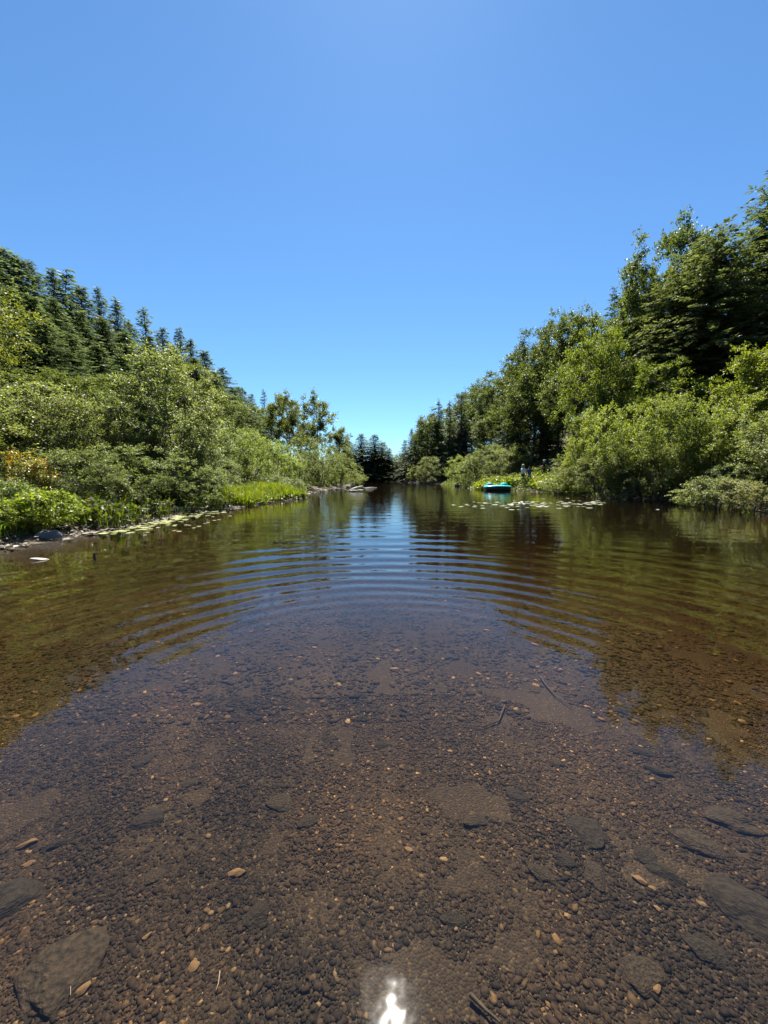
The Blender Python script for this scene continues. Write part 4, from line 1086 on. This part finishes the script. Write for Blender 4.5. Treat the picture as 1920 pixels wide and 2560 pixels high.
obj("hull", loft("hull", [(.95, .50, -.14, 3), (1.06, .58, .0, 3.2), (1.14, .66, .17, 3.4), (1.15, .67, .27, 3.4)], M_HULL), boat)
sheer = lambda x, y: .05 * (1 - (x / 1.2) ** 2)
obj("deck", loft("deck", [(1.16, .68, .272, 3.4), (1.18, .70, .30, 3.4), (1.15, .67, .37, 3.4), (1.02, .58, .425, 3.2), (.9, .46, .43, 3), (.72, .38, .36, 3), (.3, .2, .35, 3)], M_TEAL, bend=sheer), boat)
for sx in (-.68, .58):
    me = loft("seat", [(.30, .42, .36, 4), (.26, .40, .44, 4), (.235, .38, .58, 4), (.22, .36, .64, 4), (.18, .33, .665, 3.5)], M_TEAL)
    s_ = obj("seat", me, boat); s_.location = (sx, 0, 0)
me = loft("console", [(.14, .12, .36, 3), (.12, .10, .47, 3), (.08, .07, .495, 3)], M_TEAL); o = obj("console", me, boat); o.location = (-.05, 0, 0)

# ------------------------------------------------------------------ people on the bank
M_SKIN = simple_mat("skin", (.42, .24, .16), .6, (.46, .27, .19), 5, 0)
def cloth(name, c): return simple_mat(name, c, .9, tuple(v * 1.15 for v in c), 12, .2, .2)
def skin_obj(name, chains, mat, parent, sub=2):
    """chains: list of [(point, radius), ...]; chains whose first point repeats an earlier one are joined there"""
    bm = bmesh.new(); lay = bm.verts.layers.skin.verify(); known = {}
    def vert(p, r_):
        k = tuple(round(c, 4) for c in p)
        if k in known: return known[k]
        v = bm.verts.new(p); v[lay].radius = (r_, r_) if not isinstance(r_, tuple) else r_
        if not known: v[lay].use_root = True
        known[k] = v; return v
    for ch in chains:
        pv = None
        for p, r_ in ch:
            v = vert(p, r_)
            if pv is not None and v is not pv: bm.edges.new((pv, v))
            pv = v
    me = bpy.data.meshes.new(name); bm.to_mesh(me); bm.free(); me.materials.append(mat)
    o = obj(name, me, parent)
    md = o.modifiers.new("skin", 'SKIN'); md.use_smooth_shade = True; md.use_x_symmetry = False
    m2 = o.modifiers.new("subd", 'SUBSURF'); m2.levels = sub; m2.render_levels = sub
    return o
def lerp3(a, b, t_): return tuple(a[i] + (b[i] - a[i]) * t_ for i in range(3))
def hand(w_, d, side):
    """five finger chains rooted in the palm; w_ wrist, d direction unit vector, side sideways unit vector"""
    w_ = Vector(w_); d = Vector(d).normalized(); side = Vector(side).normalized(); dn = d.cross(side)
    palm = w_ + d * .05; ch = []
    for i, (off, ln) in enumerate(((-.027, .062), (-.009, .075), (.009, .07), (.027, .055))):
        k = palm + side * off + d * .035; f1 = k + d * ln * .5; f2 = f1 + (d * .8 + dn * .5) * ln * .5
        ch.append([(tuple(palm), .026), (tuple(k), .011), (tuple(f1), .009), (tuple(f2), .007)])
    t0 = palm - d * .01 - side * .03; t1 = t0 - side * .03 + d * .03
    ch.append([(tuple(palm), .026), (tuple(t0), .012), (tuple(t1), .009)])
    return palm, ch
def person(loc, rz, label, height, shirt, shorts, hair, arms, hat=None, long_legs=None, head_turn=0.0):
    """local frame: x right, y forward, z up; arms = [(elbow, wrist) left, (elbow, wrist) right]"""
    root = empty("person", loc, rz); k = height / 1.75; root.scale = (k, k, k)
    tag(root, label, "person")
    pel, wai, che, nk = (0, 0, .93), (0, .01, 1.08), (0, 0, 1.28), (0, .0, 1.45)
    hd0, hd1 = (0, .02, 1.53), (0, .03, 1.66)
    ch = [[(pel, .135), (wai, .125), (che, .15), (nk, .06), (hd0, .07), (hd1, .085), ((0, .02, 1.72), .055)]]
    ch.append([(hd0, .07), ((0, .085, 1.575), .03), ])
    for s_, (el, wr) in zip((-1, 1), arms):
        sh = (s_ * .185, 0, 1.40)
        d = Vector(wr) - Vector(el)
        sd_ = Vector((0, 0, 1)).cross(d); sd_ = sd_ if sd_.length > .01 else Vector((1, 0, 0))
        palm, hc = hand(wr, d, sd_ * -s_)
        ch.append([(che, .15), (sh, .062), (el, .044), (lerp3(el, wr, .4), .042), (wr, .026), (tuple(palm), .030)]); ch += hc
        hp = (s_ * .095, 0, .86); kn = (s_ * .11, .03 * s_, .49); an = (s_ * .12, -.02 + .04 * s_, .09)
        ch.append([(pel, .135), (hp, .09), (lerp3(hp, kn, .5), .08), (kn, .056), (lerp3(kn, an, .35), .057), (an, .034), ((s_ * .125, .03 + .04 * s_, .045), .036), ((s_ * .13, .14 + .04 * s_, .03), .026)])
    skin_obj("body", ch, M_SKIN, root)
    sc = [[((0, 0, .90), .15), (wai, .148), (che, .172), ((0, 0, 1.42), .085)]]
    for s_, (el, wr) in zip((-1, 1), arms):
        sh = (s_ * .19, 0, 1.395); sc.append([(che, .172), (sh, .085), (lerp3(sh, el, .7), .07)])
    skin_obj("shirt", sc, shirt, root)
    pc = [[((0, 0, .99), .145), (pel, .152)]]
    for s_ in (-1, 1):
        hp = (s_ * .1, 0, .84); kn = (s_ * .115, .02 * s_, .5)
        if long_legs: pc.append([(pel, .152), (hp, .112), (kn, .085), ((s_ * .12, -.01 + .03 * s_, .2), .07)])
        else: pc.append([(pel, .152), (hp, .115), (lerp3(hp, kn, .55), .108)])
    skin_obj("trousers" if long_legs else "shorts", pc, shorts, root)
    skin_obj("hair", [[((0, -.015, 1.63), .098), ((0, -.01, 1.70), .088), ((0, .01, 1.735), .05)], [((0, -.015, 1.63), .098), ((0, -.07, 1.55), .05)]], hair, root)
    if hat:
        me = loft("hat", [(.17, .19, 1.69, 2), (.10, .11, 1.70, 2), (.095, .105, 1.76, 2), (.06, .07, 1.80, 2)], hat); obj("hat", me, root)
    for s_ in (-1, 1):
        bm = bmesh.new(); bmesh.ops.create_uvsphere(bm, u_segments=8, v_segments=6, radius=.011); me = bpy.data.meshes.new("eye"); bm.to_mesh(me); bm.free(); me.materials.append(M_HULL)
        o = obj("eye", me, root); o.location = (s_ * .032, .112, 1.635)
    return root
# left: profile, facing right, hand raised to the face
pa = at(1308, 1162, 34.0); zg = .5
person((pa.x, 34.0, zg), R(-80), "person in pale grey shirt and black shorts standing left of the others", (pa.z - zg) * 1.0, cloth("pale_shirt", (.55, .57, .60)), cloth("black_shorts", (.012, .012, .016)),
       cloth("fair_hair", (.30, .24, .15)), [((-.24, .10, 1.13), (-.16, .30, 1.05)), ((.24, .10, 1.13), (.15, .32, 1.08))], hat=cloth("straw_hat", (.5, .46, .36)))
pb = at(1324, 1165, 33.6)
person((pb.x, 33.6, zg), R(-8), "person in dark blue shirt and grey trousers pointing to the right", (pb.z - zg), cloth("blue_shirt", (.05, .065, .12)), cloth("grey_trousers", (.28, .29, .33)),
       cloth("brown_hair", (.10, .07, .05)), [((-.27, .02, 1.13), (-.26, .12, .90)), ((.42, .06, 1.42), (.66, .12, 1.47))], long_legs=True)
pc_ = at(1360, 1166, 35.5); zg2 = tz(pc_.x, 35.5)
person((pc_.x, 35.5, zg2), R(60), "person with light cap in dark clothes half hidden behind the bush", max(1.5, min(1.9, pc_.z - zg2)), cloth("dark_shirt", (.03, .028, .03)), cloth("dark_trousers", (.03, .03, .035)),
       cloth("grey_hair", (.3, .28, .26)), [((-.24, .10, 1.13), (-.12, .3, 1.12)), ((.24, .10, 1.13), (.2, .28, .98))], hat=cloth("light_cap", (.45, .42, .38)), long_legs=True)
